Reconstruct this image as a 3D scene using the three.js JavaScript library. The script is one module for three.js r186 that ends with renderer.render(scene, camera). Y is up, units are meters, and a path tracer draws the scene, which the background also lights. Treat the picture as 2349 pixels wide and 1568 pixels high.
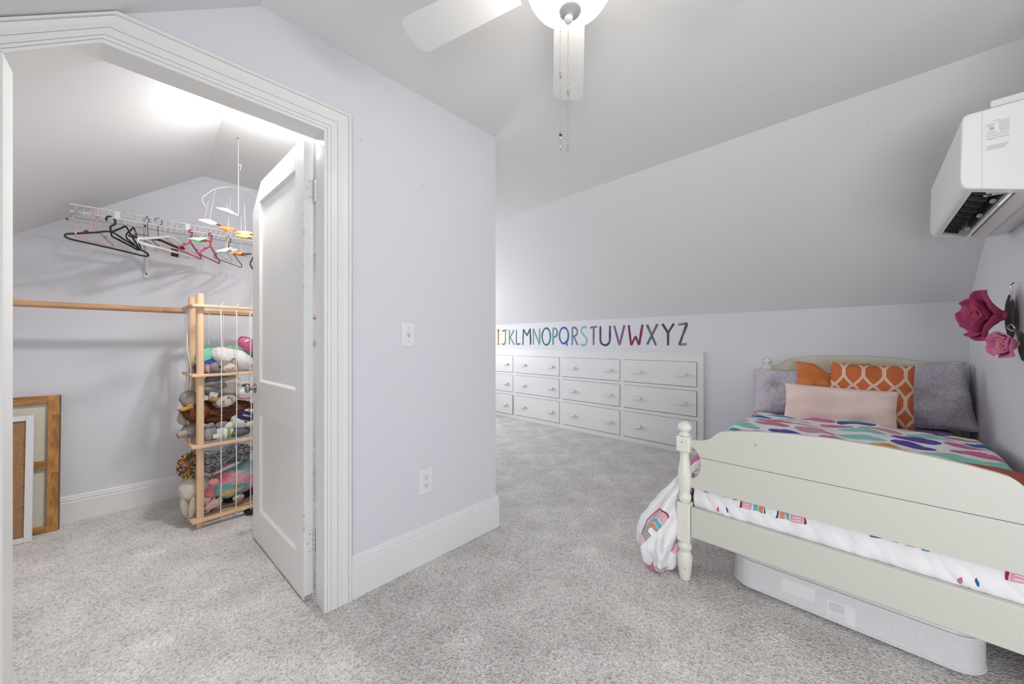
import * as THREE from 'three';
import { mergeGeometries, toCreasedNormals, mergeVertices } from 'three/addons/utils/BufferGeometryUtils.js';
import { RoundedBoxGeometry } from 'three/addons/geometries/RoundedBoxGeometry.js';
import { ImprovedNoise } from 'three/addons/math/ImprovedNoise.js';
import { RectAreaLightUniformsLib } from 'three/addons/lights/RectAreaLightUniformsLib.js';

// ------------------------------------------------------------------ camera, sky, light, exposure
const scene = new THREE.Scene();
const renderer = new THREE.WebGLRenderer({ antialias: true });
renderer.toneMapping = THREE.LinearToneMapping;
renderer.toneMappingExposure = 1.56;
renderer.shadowMap.enabled = true;
RectAreaLightUniformsLib.init();

const camera = new THREE.PerspectiveCamera(87.27, 2349 / 1568, 0.02, 60);
camera.position.set(0, 1.09, 0);
camera.rotation.set(0, THREE.MathUtils.degToRad(-45.592), 0);
camera.setViewOffset(2349, 1568, 0, -2, 2349, 1568);
scene.add(camera);

scene.background = new THREE.Color(0.62, 0.74, 0.95);           // plain bright sky outside the gable window

// daylight through the gable window behind the photographer
const daylight = new THREE.RectAreaLight(new THREE.Color(0.92, 0.96, 1.0), 0.85, 1.5, 1.15);
daylight.position.set(0.55, 1.30, 2.36);
daylight.lookAt(0.55, 1.10, -2);
daylight.castShadow = true;
scene.add(daylight);

// second window at the far end of the drawer alcove, out of sight behind the closet wall
const alcoveDay = new THREE.RectAreaLight(new THREE.Color(0.97, 0.985, 1.0), 5.4, 1.1, 1.0);
alcoveDay.position.set(2.45, 1.25, -4.72);
alcoveDay.lookAt(2.45, 1.1, 0);
alcoveDay.castShadow = true;
scene.add(alcoveDay);

// third window low in the knee wall on the photographer's side
const sideDay = new THREE.RectAreaLight(new THREE.Color(0.97, 0.985, 1.0), 5.8, 1.3, 0.85);
sideDay.position.set(-0.965, 0.82, 0.95);
sideDay.lookAt(2, 0.95, 0.95);
sideDay.castShadow = true;
scene.add(sideDay);

const FAN_LIGHT = 0.38, CLOSET_LIGHT = 0.23, CLOSET_SPOT = 1.75;                       // candela, used in the lamp builders

// ------------------------------------------------------------------ helpers
const noiseGen = new ImprovedNoise();
const N3 = (x, y, z) => noiseGen.noise(x + 31.7, y + 17.3, z + 53.1);
function rng(seed) { let a = seed >>> 0; return () => { a = (a + 0x6D2B79F5) | 0; let t = Math.imul(a ^ (a >>> 15), 1 | a); t = (t + Math.imul(t ^ (t >>> 7), 61 | t)) ^ t; return ((t ^ (t >>> 14)) >>> 0) / 4294967296; }; }
const V = (x, y, z) => new THREE.Vector3(x, y, z);
const taken = new Map();
function numbered(name) { const n = taken.get(name) || 0; taken.set(name, n + 1); return n ? `${name}_${String(n).padStart(3, '0')}` : name; }

function mat(color, rough = 0.6, extra = {}) {
  const m = new THREE.MeshPhysicalMaterial({ roughness: rough, metalness: 0, ...extra });
  if (Array.isArray(color)) m.color.setRGB(...color); else m.color.set(color);
  return m;
}
function mesh(name, g, m, parent) {
  if (!g.attributes.normal) g.computeVertexNormals();
  const o = new THREE.Mesh(g, m); o.name = name; o.castShadow = true; o.receiveShadow = true;
  if (parent) parent.add(o);
  return o;
}
const part = (name, g, m, parent, label) => { const o = mesh(name, g, m, parent); if (label) o.userData.label = label; return o; };
function single(name, g, m, label, category, group) {
  const o = mesh(numbered(name), g, m, scene); o.userData = { label, category }; if (group) o.userData.group = group; return o;
}
function thing(name, label, category, pos = [0, 0, 0], turn = 0, group) {
  const o = new THREE.Group(); o.name = numbered(name); scene.add(o);
  o.position.set(...pos); o.rotation.y = turn; o.userData = { label, category }; if (group) o.userData.group = group;
  return o;
}
function struct(name, g, m, label, category) {
  const o = mesh(name, g, m, scene); o.userData = { kind: 'structure', label, category }; return o;
}
function structGroup(name, label, category, pos = [0, 0, 0], turn = 0) {
  const o = new THREE.Group(); o.name = name; scene.add(o); o.position.set(...pos); o.rotation.y = turn; o.userData = { kind: 'structure', label, category }; return o;
}
const plain = g => { const h = g.index ? g.toNonIndexed() : g; for (const k of Object.keys(h.attributes)) if (!['position', 'normal', 'uv'].includes(k)) h.deleteAttribute(k); return h; };
const merge = list => mergeGeometries(list.map(plain));
const crease = (g, deg = 35) => toCreasedNormals(g, deg * Math.PI / 180);
const bx = (w, h, d, x = 0, y = 0, z = 0) => new THREE.BoxGeometry(w, h, d).translate(x, y, z);
const rbx = (w, h, d, x = 0, y = 0, z = 0, r = 0.003, s = 2) => new RoundedBoxGeometry(w, h, d, s, Math.min(r, w / 2.05, h / 2.05, d / 2.05)).translate(x, y, z);
const curve = pts => new THREE.CatmullRomCurve3(pts.map(p => V(...p)));
function tube(pts, r, n = 0, rs = 8, closed = false) { const c = curve(pts); c.closed = closed; return new THREE.TubeGeometry(c, n || Math.max(8, pts.length * 6), r, rs, closed); }
function rod(a, b, r, rs = 8, r2 = r) {
  const A = V(...a), B = V(...b), d = B.clone().sub(A), L = d.length();
  const g = new THREE.CylinderGeometry(r2, r, L, rs); g.translate(0, L / 2, 0);
  g.applyQuaternion(new THREE.Quaternion().setFromUnitVectors(V(0, 1, 0), d.normalize())); return g.translate(A.x, A.y, A.z);
}
const lathe = (pts, seg = 32) => new THREE.LatheGeometry(pts.map(p => new THREE.Vector2(p[0], p[1])), seg);
function shapeOf(pts) { const s = new THREE.Shape(); pts.forEach((p, i) => i ? s.lineTo(p[0], p[1]) : s.moveTo(p[0], p[1])); s.closePath(); return s; }
// prism of a polygon: axis z -> (x,y) polygon, axis x -> (z,y) polygon, axis y -> (x,z) polygon
function prism(pts, axis, a0, a1, holes = [], bevel = 0) {
  const s = pts instanceof THREE.Shape ? pts : shapeOf(pts);
  for (const h of holes) { const p = new THREE.Path(); h.forEach((q, i) => i ? p.lineTo(q[0], q[1]) : p.moveTo(q[0], q[1])); p.closePath(); s.holes.push(p); }
  let g = new THREE.ExtrudeGeometry(s, { depth: a1 - a0 - 2 * bevel, bevelEnabled: bevel > 0, bevelSize: bevel, bevelThickness: bevel, bevelOffset: -bevel, bevelSegments: 2, curveSegments: 12 });
  g = plain(g); g.translate(0, 0, a0 + bevel);
  if (axis !== 'z') {
    const P = g.attributes.position;
    for (let i = 0; i < P.count; i++) { const x = P.getX(i), y = P.getY(i), z = P.getZ(i); if (axis === 'x') P.setXYZ(i, z, y, x); else P.setXYZ(i, x, z, y); }
    for (let i = 0; i < P.count; i += 3) for (const a of [P, g.attributes.uv]) { const n = a.itemSize; for (let k = 0; k < n; k++) { const t = a.array[(i + 1) * n + k]; a.array[(i + 1) * n + k] = a.array[(i + 2) * n + k]; a.array[(i + 2) * n + k] = t; } }
    g.computeVertexNormals();
  }
  return bevel > 0 ? crease(g, 9) : g;
}
// closed profile carried between two end sections; f0 and f1 map a profile point to a Vector3
function sweep2(profile, f0, f1) {
  const n = profile.length, pos = [], A = profile.map(p => f0(p[0], p[1])), B = profile.map(p => f1(p[0], p[1]));
  const tri = (a, b, c) => pos.push(a.x, a.y, a.z, b.x, b.y, b.z, c.x, c.y, c.z);
  for (let i = 0; i < n; i++) { const j = (i + 1) % n; tri(A[i], B[i], B[j]); tri(A[i], B[j], A[j]); }
  const faces = THREE.ShapeUtils.triangulateShape(profile.map(p => new THREE.Vector2(p[0], p[1])), []);
  for (const [a, b, c] of faces) { tri(A[a], A[b], A[c]); tri(B[c], B[b], B[a]); }
  let g = new THREE.BufferGeometry(); g.setAttribute('position', new THREE.Float32BufferAttribute(pos, 3));
  g.setAttribute('uv', new THREE.Float32BufferAttribute(new Float32Array(pos.length / 3 * 2), 2));
  g.computeVertexNormals();
  // outward check
  g.computeBoundingBox(); let vol = 0; const a = V(0, 0, 0), b = V(0, 0, 0), c = V(0, 0, 0), P = g.attributes.position;
  for (let i = 0; i < P.count; i += 3) { a.fromBufferAttribute(P, i); b.fromBufferAttribute(P, i + 1); c.fromBufferAttribute(P, i + 2); vol += a.dot(b.cross(c)); }
  if (vol < 0) { for (let i = 0; i < P.count; i += 3) for (let k = 0; k < 3; k++) { const t = P.array[(i + 1) * 3 + k]; P.array[(i + 1) * 3 + k] = P.array[(i + 2) * 3 + k]; P.array[(i + 2) * 3 + k] = t; } g.computeVertexNormals(); }
  return g;
}
// solid sheet: f(u,v) gives its upper face, th its thickness, uvf the print coordinates
function sheet(f, nu, nv, th, uvf = (u, v) => [u, v]) {
  const P = [], U = [], I = [], top = [];
  for (let j = 0; j <= nv; j++) for (let i = 0; i <= nu; i++) top.push(f(i / nu, j / nv));
  const W = nu + 1, at = (i, j) => top[Math.min(nv, Math.max(0, j)) * W + Math.min(nu, Math.max(0, i))];
  const nor = (i, j) => { const a = at(i + 1, j).clone().sub(at(i - 1, j)), b = at(i, j + 1).clone().sub(at(i, j - 1)); return b.cross(a).normalize(); };
  for (let j = 0; j <= nv; j++) for (let i = 0; i <= nu; i++) { const p = at(i, j); P.push(p.x, p.y, p.z); U.push(...uvf(i / nu, j / nv)); }
  for (let j = 0; j <= nv; j++) for (let i = 0; i <= nu; i++) { const p = at(i, j).clone().addScaledVector(nor(i, j), -th); P.push(p.x, p.y, p.z); U.push(...uvf(i / nu, j / nv)); }
  const O = W * (nv + 1);
  for (let j = 0; j < nv; j++) for (let i = 0; i < nu; i++) {
    const a = j * W + i, b = a + 1, c = a + W, d = c + 1;
    I.push(a, c, b, b, c, d, O + a, O + b, O + c, O + b, O + d, O + c);
  }
  for (let i = 0; i < nu; i++) { const a = i, b = i + 1, c = nv * W + i, d = c + 1; I.push(a, b, O + a, b, O + b, O + a, c, O + c, d, d, O + c, O + d); }
  for (let j = 0; j < nv; j++) { const a = j * W, b = a + W, c = j * W + nu, d = c + W; I.push(a, O + a, b, b, O + a, O + b, c, d, O + c, d, O + d, O + c); }
  const g = new THREE.BufferGeometry(); g.setAttribute('position', new THREE.Float32BufferAttribute(P, 3)); g.setAttribute('uv', new THREE.Float32BufferAttribute(U, 2)); g.setIndex(I); g.computeVertexNormals(); return g;
}
function place(g, pos = [0, 0, 0], rot = [0, 0, 0]) { g.applyMatrix4(new THREE.Matrix4().compose(V(...pos), new THREE.Quaternion().setFromEuler(new THREE.Euler(...rot)), V(1, 1, 1))); return g; }
// soft stuffed form: an ellipsoid with lumps
function blob(r, pos = [0, 0, 0], rot = [0, 0, 0], lump = 0.05, seg = 28, freq = 2.2, seed = 0) {
  const g = new THREE.SphereGeometry(1, seg, Math.round(seg * 0.7)), P = g.attributes.position;
  for (let i = 0; i < P.count; i++) {
    const x = P.getX(i), y = P.getY(i), z = P.getZ(i), k = 1 + lump * N3(x * freq + seed, y * freq, z * freq + seed * 0.7) * 2;
    P.setXYZ(i, x * k * r[0], y * k * r[1], z * k * r[2]);
  }
  g.computeVertexNormals(); 
  const Nn = g.attributes.normal, W = seg + 1;                      // close the normal seam
  for (let j = 0; j <= Math.round(seg * 0.7); j++) { const a = j * W, b = a + seg; for (let k = 0; k < 3; k++) { const s = (Nn.array[a * 3 + k] + Nn.array[b * 3 + k]) / 2; Nn.array[a * 3 + k] = Nn.array[b * 3 + k] = s; } }
  return place(g, pos, rot);
}
// shaggy form: the same with short tufts
function fluff(r, pos, rot = [0, 0, 0], tuft = 0.08, seg = 56, seed = 1) {
  const g = new THREE.SphereGeometry(1, seg, Math.round(seg * 0.7)), P = g.attributes.position;
  for (let i = 0; i < P.count; i++) {
    const x = P.getX(i), y = P.getY(i), z = P.getZ(i);
    const k = 1 + 0.08 * N3(x * 2 + seed, y * 2, z * 2) + tuft * Math.abs(N3(x * 9 + seed, y * 9, z * 9)) * 1.6 + tuft * 0.8 * N3(x * 21, y * 21 + seed, z * 21);
    P.setXYZ(i, x * k * r[0], y * k * r[1], z * k * r[2]);
  }
  g.computeVertexNormals(); return place(g, pos, rot);
}
// cushion: two stuffed faces meeting in a seam; width along x, height along y, thickness along z
function cushion(w, h, t, { n = 30, ear = 0.05, dip = 0, wob = 0.012, seed = 0, pow = 2.4 } = {}) {
  const P = [], U = [], I = [], W = n + 1;
  for (const s of [1, -1]) for (let j = 0; j <= n; j++) for (let i = 0; i <= n; i++) {
    const u = i / n * 2 - 1, v = j / n * 2 - 1;
    const ex = 1 - ear * (1 - Math.abs(v) ** 2) * Math.abs(u) ** 3, ey = 1 - ear * (1 - Math.abs(u) ** 2) * Math.abs(v) ** 3;
    const b = Math.pow(Math.max(0, 1 - Math.abs(u) ** pow), 0.55) * Math.pow(Math.max(0, 1 - Math.abs(v) ** pow), 0.55);
    let y = v * h / 2 * ey; if (dip && v > 0) y -= dip * v * Math.exp(-(u * u) / 0.10);
    const z = s * t / 2 * b * (1 + 0.35 * N3(u * 1.6 + seed, v * 1.6, s)) + wob * N3(u * 2.5 + seed, v * 2.5, 3.3) + b * wob * 0.5 * N3(u * 7 + seed, v * 7, s * 2);
    P.push(u * w / 2 * ex, y, z); U.push(i / n, j / n);
  }
  const O = W * W;
  for (let j = 0; j < n; j++) for (let i = 0; i < n; i++) { const a = j * W + i, b = a + 1, c = a + W, d = c + 1; I.push(a, b, c, b, d, c, O + a, O + c, O + b, O + b, O + c, O + d); }
  const g = new THREE.BufferGeometry(); g.setAttribute('position', new THREE.Float32BufferAttribute(P, 3)); g.setAttribute('uv', new THREE.Float32BufferAttribute(U, 2)); g.setIndex(I); g.computeVertexNormals(); return g;
}
function scaleUV(g, su, sv, ou = 0, ov = 0) { const a = g.attributes.uv; for (let i = 0; i < a.count; i++) a.setXY(i, a.getX(i) * su + ou, a.getY(i) * sv + ov); return g; }
// print coordinates in metres from two position axes
function uvFrom(g, ax, ay, scale = 1) { const P = g.attributes.position, a = new Float32Array(P.count * 2), get = { x: i => P.getX(i), y: i => P.getY(i), z: i => P.getZ(i) }; for (let i = 0; i < P.count; i++) { a[i * 2] = get[ax](i) * scale; a[i * 2 + 1] = get[ay](i) * scale; } g.setAttribute('uv', new THREE.BufferAttribute(a, 2)); return g; }

// ------------------------------------------------------------------ textures
function canvasTex(w, h, draw, srgb = true) {
  const c = document.createElement('canvas'); c.width = w; c.height = h; draw(c.getContext('2d'), w, h);
  const t = new THREE.CanvasTexture(c); t.wrapS = t.wrapT = THREE.RepeatWrapping; if (srgb) t.colorSpace = THREE.SRGBColorSpace; return t;
}
function dataTex(n, fn, srgb = false) {
  const d = new Uint8Array(n * n * 4);
  for (let y = 0; y < n; y++) for (let x = 0; x < n; x++) { const c = fn(x / n, y / n, x, y), i = (y * n + x) * 4; if (Array.isArray(c)) { d[i] = c[0]; d[i + 1] = c[1]; d[i + 2] = c[2]; } else d[i] = d[i + 1] = d[i + 2] = c; d[i + 3] = 255; }
  const t = new THREE.DataTexture(d, n, n); t.wrapS = t.wrapT = THREE.RepeatWrapping; t.magFilter = THREE.LinearFilter; t.minFilter = THREE.LinearMipmapLinearFilter; t.generateMipmaps = true; if (srgb) t.colorSpace = THREE.SRGBColorSpace; t.needsUpdate = true; return t;
}
// value noise that tiles with period p cells over the unit square
function tileNoise(p, seed) { const r = rng(seed), g = new Float32Array(p * p).map(() => r()); return (u, v) => { const x = u * p, y = v * p, xi = Math.floor(x), yi = Math.floor(y), fx = x - xi, fy = y - yi, sx = fx * fx * (3 - 2 * fx), sy = fy * fy * (3 - 2 * fy), q = (a, b) => g[((b % p + p) % p) * p + ((a % p + p) % p)]; return (q(xi, yi) * (1 - sx) + q(xi + 1, yi) * sx) * (1 - sy) + (q(xi, yi + 1) * (1 - sx) + q(xi + 1, yi + 1) * sx) * sy; }; }
const clamp = (v, a, b) => Math.min(b, Math.max(a, v));
// ------------------------------------------------------------------ materials
const peel = dataTex(256, (() => { const a = tileNoise(64, 5), b = tileNoise(128, 6); return (u, v) => 255 * (0.6 * a(u, v) + 0.4 * b(u, v)); })());
const paint = (c, r = 0.62) => mat(c, r, { bumpMap: peel, bumpScale: 0.0003 });
const M = {
  lavender: paint([0.75, 0.75, 0.79]),
  ceiling: paint([0.83, 0.83, 0.815], 0.75),
  slope: paint([0.81, 0.81, 0.81], 0.7),
  trim: mat([0.84, 0.84, 0.825], 0.35),
  drawer: mat([0.80, 0.80, 0.79], 0.4),
  cream: mat([0.63, 0.625, 0.555], 0.4),
  headCream: mat([0.68, 0.64, 0.49], 0.4),
  chrome: mat([0.72, 0.71, 0.69], 0.28, { metalness: 1 }),
  nickel: mat([0.42, 0.39, 0.36], 0.32, { metalness: 1 }),
  plate: mat([0.84, 0.84, 0.83], 0.25),
  dark: mat([0.03, 0.03, 0.03], 0.6),
  slot: mat([0.05, 0.05, 0.05], 0.7),
  glass: mat([1, 1, 1], 0.02, { transmission: 1, thickness: 0, ior: 1.5 }),
};
// cut-pile carpet: tufts, fleck colour and tracked patches
const tuftA = tileNoise(190, 11), tuftB = tileNoise(110, 12), tuftC = tileNoise(300, 13), patch = tileNoise(7, 14), patch2 = tileNoise(15, 15);
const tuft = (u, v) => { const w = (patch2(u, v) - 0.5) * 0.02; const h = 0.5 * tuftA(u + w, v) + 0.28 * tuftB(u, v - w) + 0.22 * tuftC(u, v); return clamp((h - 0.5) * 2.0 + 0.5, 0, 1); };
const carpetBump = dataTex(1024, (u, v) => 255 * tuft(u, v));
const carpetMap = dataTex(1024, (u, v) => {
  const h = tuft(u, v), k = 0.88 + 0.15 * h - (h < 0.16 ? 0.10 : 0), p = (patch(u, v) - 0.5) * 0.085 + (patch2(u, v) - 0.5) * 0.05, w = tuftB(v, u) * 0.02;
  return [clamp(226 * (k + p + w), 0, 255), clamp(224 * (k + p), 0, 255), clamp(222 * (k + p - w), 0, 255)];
}, true);
for (const t of [carpetBump, carpetMap]) t.repeat.set(1.25, 1.25);
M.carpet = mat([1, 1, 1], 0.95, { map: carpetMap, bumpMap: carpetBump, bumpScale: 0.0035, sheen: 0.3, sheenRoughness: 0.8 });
// straight wood grain, u along the grain in metres
const wood = (seed, base, amp) => { const a = tileNoise(24, seed), b = tileNoise(160, seed + 1), c = tileNoise(5, seed + 2); return dataTex(256, (u, v) => { const y = v + 0.05 * c(u, v), k = 1 + amp * (a(u * 0.25, y) - 0.5) + amp * 0.7 * (b(u * 0.1, y) - 0.5); return base.map(q => clamp(q * k, 0, 255)); }, true); };
M.pine = mat([1, 1, 1], 0.55, { map: wood(21, [228, 190, 153], 0.11) });
M.dowel = mat([1, 1, 1], 0.5, { map: wood(25, [208, 160, 120], 0.14) });
M.oak = mat([1, 1, 1], 0.5, { map: wood(31, [178, 126, 70], 0.34) });
// old paint with chips worn through on the turned posts
const chip = dataTex(512, (() => { const a = tileNoise(40, 41), b = tileNoise(14, 42); return (u, v) => (a(u, v * 0.6) > 0.86 && b(u, v) > 0.72) ? [96, 88, 72] : [232, 230, 218]; })(), true);
M.wornPaint = mat([1, 1, 1], 0.38, { map: chip });

// ------------------------------------------------------------------ the room
const ZA = -1.563, ZAB = -1.648, XK = 3.747, XKL = -0.995, CE = 2.311, XL = 0.29, XR = 2.462, KT = 1.363, TAN = (CE - KT) / (XK - XR);
const ZN = -4.75, ZS = 2.42, ZR = 0.494, XC = 1.456, ZC = -3.459;

const floorG = new THREE.BoxGeometry(XK - XKL + 0.3, 0.1, ZS - ZN + 0.3).translate((XK + XKL) / 2, -0.05, (ZS + ZN) / 2);
uvFrom(floorG, 'x', 'z');
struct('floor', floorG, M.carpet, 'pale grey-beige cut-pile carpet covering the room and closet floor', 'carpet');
struct('ceiling', bx(XR - XL, 0.08, ZS - ZN + 0.24, (XR + XL) / 2, CE + 0.04, (ZS + ZN) / 2), M.ceiling, 'flat white ceiling strip between the two attic slopes', 'ceiling');
const nrm = 0.08;
const slopeR = struct('ceiling_slope_right', prism([[XR, CE], [XK + 0.1, CE - TAN * (XK + 0.1 - XR)], [XK + 0.1, CE - TAN * (XK + 0.1 - XR) + nrm + 0.02], [XR, CE + nrm]], 'z', ZN - 0.12, ZS + 0.12), M.slope, 'sloped attic ceiling over the bed and built-in drawers', 'ceiling');
struct('ceiling_slope_left', prism([[XL, CE], [XL, CE + nrm], [XKL - 0.1, CE - TAN * (XL - XKL + 0.1) + nrm + 0.02], [XKL - 0.1, CE - TAN * (XL - XKL + 0.1)]], 'z', ZN - 0.12, ZS + 0.12), M.slope, 'sloped attic ceiling over the closet doorway', 'ceiling');
struct('wall_knee_right', bx(0.1, KT + 0.02, ZS - ZN + 0.24, XK + 0.05, KT / 2, (ZS + ZN) / 2), M.lavender, 'low lavender knee wall behind the headboard and drawers', 'wall');
struct('wall_knee_left', prism([[ZN - 0.12, -0.01], [ZS + 0.12, -0.01], [ZS + 0.12, KT + 0.01], [ZN - 0.12, KT + 0.01]], 'x', XKL - 0.1, XKL, [[[0.3, 0.395], [1.6, 0.395], [1.6, 1.245], [0.3, 1.245]]]), M.lavender, 'low lavender knee wall under the other slope', 'wall');
const section = [[XKL, 0], [XKL, KT], [XL, CE], [XR, CE], [XK, KT], [XK, 0]];
struct('wall_far', prism(section, 'z', ZN - 0.12, ZN, [[[1.9, 0.75], [3.0, 0.75], [3.0, 1.75], [1.9, 1.75]]]), M.lavender, 'lavender end wall of the alcove past the drawers', 'wall');
struct('wall_gable', prism(section, 'z', ZS, ZS + 0.12, [[[-0.2, 0.72], [1.3, 0.72], [1.3, 1.87], [-0.2, 1.87]]]), M.lavender, 'lavender gable wall with the window', 'wall');
// the closet wall with its clipped doorway
const OR = 0.502, OH = 1.946, OSX = -0.09, OLX = -0.253, OLY = 1.822;
const doorWall = struct('wall_closet', prism([[XKL, 0], [XKL, KT], [XL, CE], [XC, CE], [XC, 0], [OR + 0.013, 0], [OR + 0.013, OH + 0.013], [OSX - 0.004, OH + 0.013], [OLX - 0.013, OLY + 0.006], [OLX - 0.013, 0]], 'z', ZAB, ZA), M.lavender, 'lavender wall with the closet doorway, light switch and outlet', 'wall');
struct('wall_closet_side', bx(0.096, CE, ZAB - ZN, XC - 0.048, CE / 2, (ZAB + ZN) / 2), M.lavender, 'lavender return wall between closet and drawer alcove', 'wall');
const closetBack = struct('wall_closet_back', prism([[XKL, 0], [XKL, KT], [XL, CE], [XC - 0.096, CE], [XC - 0.096, 0]], 'z', ZC - 0.1, ZC), M.lavender, 'lavender back wall of the closet behind the wire shelf', 'wall');
const wallRight = struct('wall_right', prism([[1.9, 0], [1.9, CE], [XR, CE], [XK, KT], [XK, 0]], 'z', ZR, ZR + 0.1), M.lavender, 'lavender wall beside the bed carrying the air conditioner', 'wall');
struct('wall_partition', bx(0.1, CE, ZS - ZR - 0.1, 1.95, CE / 2, (ZS + ZR + 0.1) / 2), M.lavender, 'lavender partition wall beside the gable window', 'wall');

// gable window behind the photographer
{
  const w = structGroup('window_1', 'white sash window in the gable wall', 'window', [0.55, 1.295, ZS + 0.06]);
  part('window_frame', merge([bx(1.5, 0.05, 0.1, 0, 0.55, 0), bx(1.5, 0.05, 0.1, 0, -0.55, 0), bx(0.05, 1.05, 0.1, -0.725, 0, 0), bx(0.05, 1.05, 0.1, 0.725, 0, 0), bx(0.05, 1.05, 0.08, 0, 0, 0), bx(1.4, 0.04, 0.06, 0, 0, 0)]), M.trim, w);
  for (const sx of [-1, 1]) for (const sy of [-1, 1]) part('pane', bx(0.67, 0.50, 0.004, sx * 0.3625, sy * 0.2675, 0), M.glass, w);
  part('window_sill', rbx(1.66, 0.03, 0.12, 0, -0.59, -0.1, 0.006), M.trim, w);
}
{
  const w = structGroup('window_2', 'white sash window in the end wall of the alcove', 'window', [2.45, 1.25, ZN - 0.06]);
  part('window_frame', merge([bx(1.1, 0.05, 0.1, 0, 0.475, 0), bx(1.1, 0.05, 0.1, 0, -0.475, 0), bx(0.05, 0.9, 0.1, -0.525, 0, 0), bx(0.05, 0.9, 0.1, 0.525, 0, 0), bx(1.0, 0.04, 0.06, 0, 0, 0)]), M.trim, w);
  for (const sy of [-1, 1]) part('pane', bx(1.0, 0.43, 0.004, 0, sy * 0.235, 0), M.glass, w);
  part('window_sill', rbx(1.2, 0.03, 0.12, 0, -0.515, 0.1, 0.006), M.trim, w);
}
{
  const w = structGroup('window_3', 'low white window in the knee wall opposite the bed', 'window', [XKL - 0.05, 0.82, 0.95], Math.PI / 2);
  part('window_frame', merge([bx(1.3, 0.05, 0.08, 0, 0.4, 0), bx(1.3, 0.05, 0.08, 0, -0.4, 0), bx(0.05, 0.75, 0.08, -0.625, 0, 0), bx(0.05, 0.75, 0.08, 0.625, 0, 0), bx(0.04, 0.75, 0.06, 0, 0, 0)]), M.trim, w);
  for (const sx of [-1, 1]) part('pane', bx(0.58, 0.75, 0.004, sx * 0.31, 0, 0), M.glass, w);
}
// door lining and moulded casing
const casingProfile = [[0, 0], [0, 0.012], [0.0112, 0.013], [0.0118, 0.0105], [0.0128, 0.0105], [0.0134, 0.0142], [0.0243, 0.0150], [0.0249, 0.0122], [0.0259, 0.0122], [0.0265, 0.0156], [0.0493, 0.0165], [0.0499, 0.0135], [0.0509, 0.0135], [0.0515, 0.0172], [0.072, 0.0160], [0.0910, 0.0182], [0.0922, 0.0152], [0.0934, 0.0152], [0.0950, 0.0225], [0.104, 0.0225], [0.106, 0.020], [0.106, 0]];
{
  const t = structGroup('trim_1', 'white moulded casing around the clipped closet doorway', 'door trim');
  const piece = (i0, o0, i1, o1) => sweep2(casingProfile, (w, d) => V(i0[0] + (o0[0] - i0[0]) * w / 0.106, i0[1] + (o0[1] - i0[1]) * w / 0.106, ZA + d), (w, d) => V(i1[0] + (o1[0] - i1[0]) * w / 0.106, i1[1] + (o1[1] - i1[1]) * w / 0.106, ZA + d));
  part('side_casing', piece([OR, 0], [OR + 0.106, 0], [OR, OH], [OR + 0.106, OH + 0.106]), M.trim, t);
  part('head_casing', piece([OR, OH], [OR + 0.106, OH + 0.106], [OSX, OH], [OSX + 0.032, OH + 0.105]), M.trim, t);
  part('slope_casing', piece([OSX, OH], [OSX + 0.032, OH + 0.105], [OLX, OLY], [-0.318, 1.858]), M.trim, t);
  part('side_casing', piece([OLX, 0], [OLX - 0.106, 0], [OLX, OLY], [OLX - 0.106, OLY + 0.004]), M.trim, t);
  part('jamb', bx(0.013, OH, ZA - ZAB, OR + 0.0065, OH / 2, (ZA + ZAB) / 2), M.trim, t);
  part('jamb', bx(0.013, OLY, ZA - ZAB, OLX - 0.0065, OLY / 2, (ZA + ZAB) / 2), M.trim, t);
  part('head_jamb', prism([[OSX, OH], [OR + 0.013, OH], [OR + 0.013, OH + 0.013], [OSX - 0.004, OH + 0.013]], 'z', ZAB, ZA), M.trim, t);
  part('slope_jamb', prism([[OLX, OLY], [OSX, OH], [OSX - 0.004, OH + 0.013], [OLX - 0.013, OLY + 0.006]], 'z', ZAB, ZA), M.trim, t);
}
// baseboards
const baseProfile = (h) => [[0, 0], [0.016, 0], [0.016, h - 0.038], [0.0125, h - 0.034], [0.0145, h - 0.028], [0.0135, h - 0.017], [0.0105, h - 0.013], [0.0125, h - 0.010], [0.010, h - 0.003], [0.006, h], [0, h]];
function baseboard(name, h, f0, f1, label) { return struct(name, sweep2(baseProfile(h), f0, f1), M.trim, label, 'baseboard'); }
{
  const b = structGroup('baseboard_closet_wall', 'tall white baseboard wrapping the corner under the switch and outlet', 'baseboard');
  part('board', sweep2(baseProfile(0.184), (t, h) => V(OR + 0.106, h, ZA + t), (t, h) => V(XC + t, h, ZA + t)), M.trim, b);
  part('board', sweep2(baseProfile(0.184), (t, h) => V(XC + t, h, ZA + t), (t, h) => V(XC + t, h, ZN)), M.trim, b);
}
baseboard('baseboard_closet_back', 0.158, (t, h) => V(XKL, h, ZC + t), (t, h) => V(XC - 0.096, h, ZC + t), 'white baseboard along the back of the closet');
baseboard('baseboard_closet_side', 0.158, (t, h) => V(XC - 0.096 - t, h, ZAB), (t, h) => V(XC - 0.096 - t, h, ZC), 'white baseboard on the closet side wall behind the door');
baseboard('baseboard_right', 0.158, (t, h) => V(1.9, h, ZR - t), (t, h) => V(XK, h, ZR - t), 'white baseboard behind the bed along the air conditioner wall');

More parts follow.
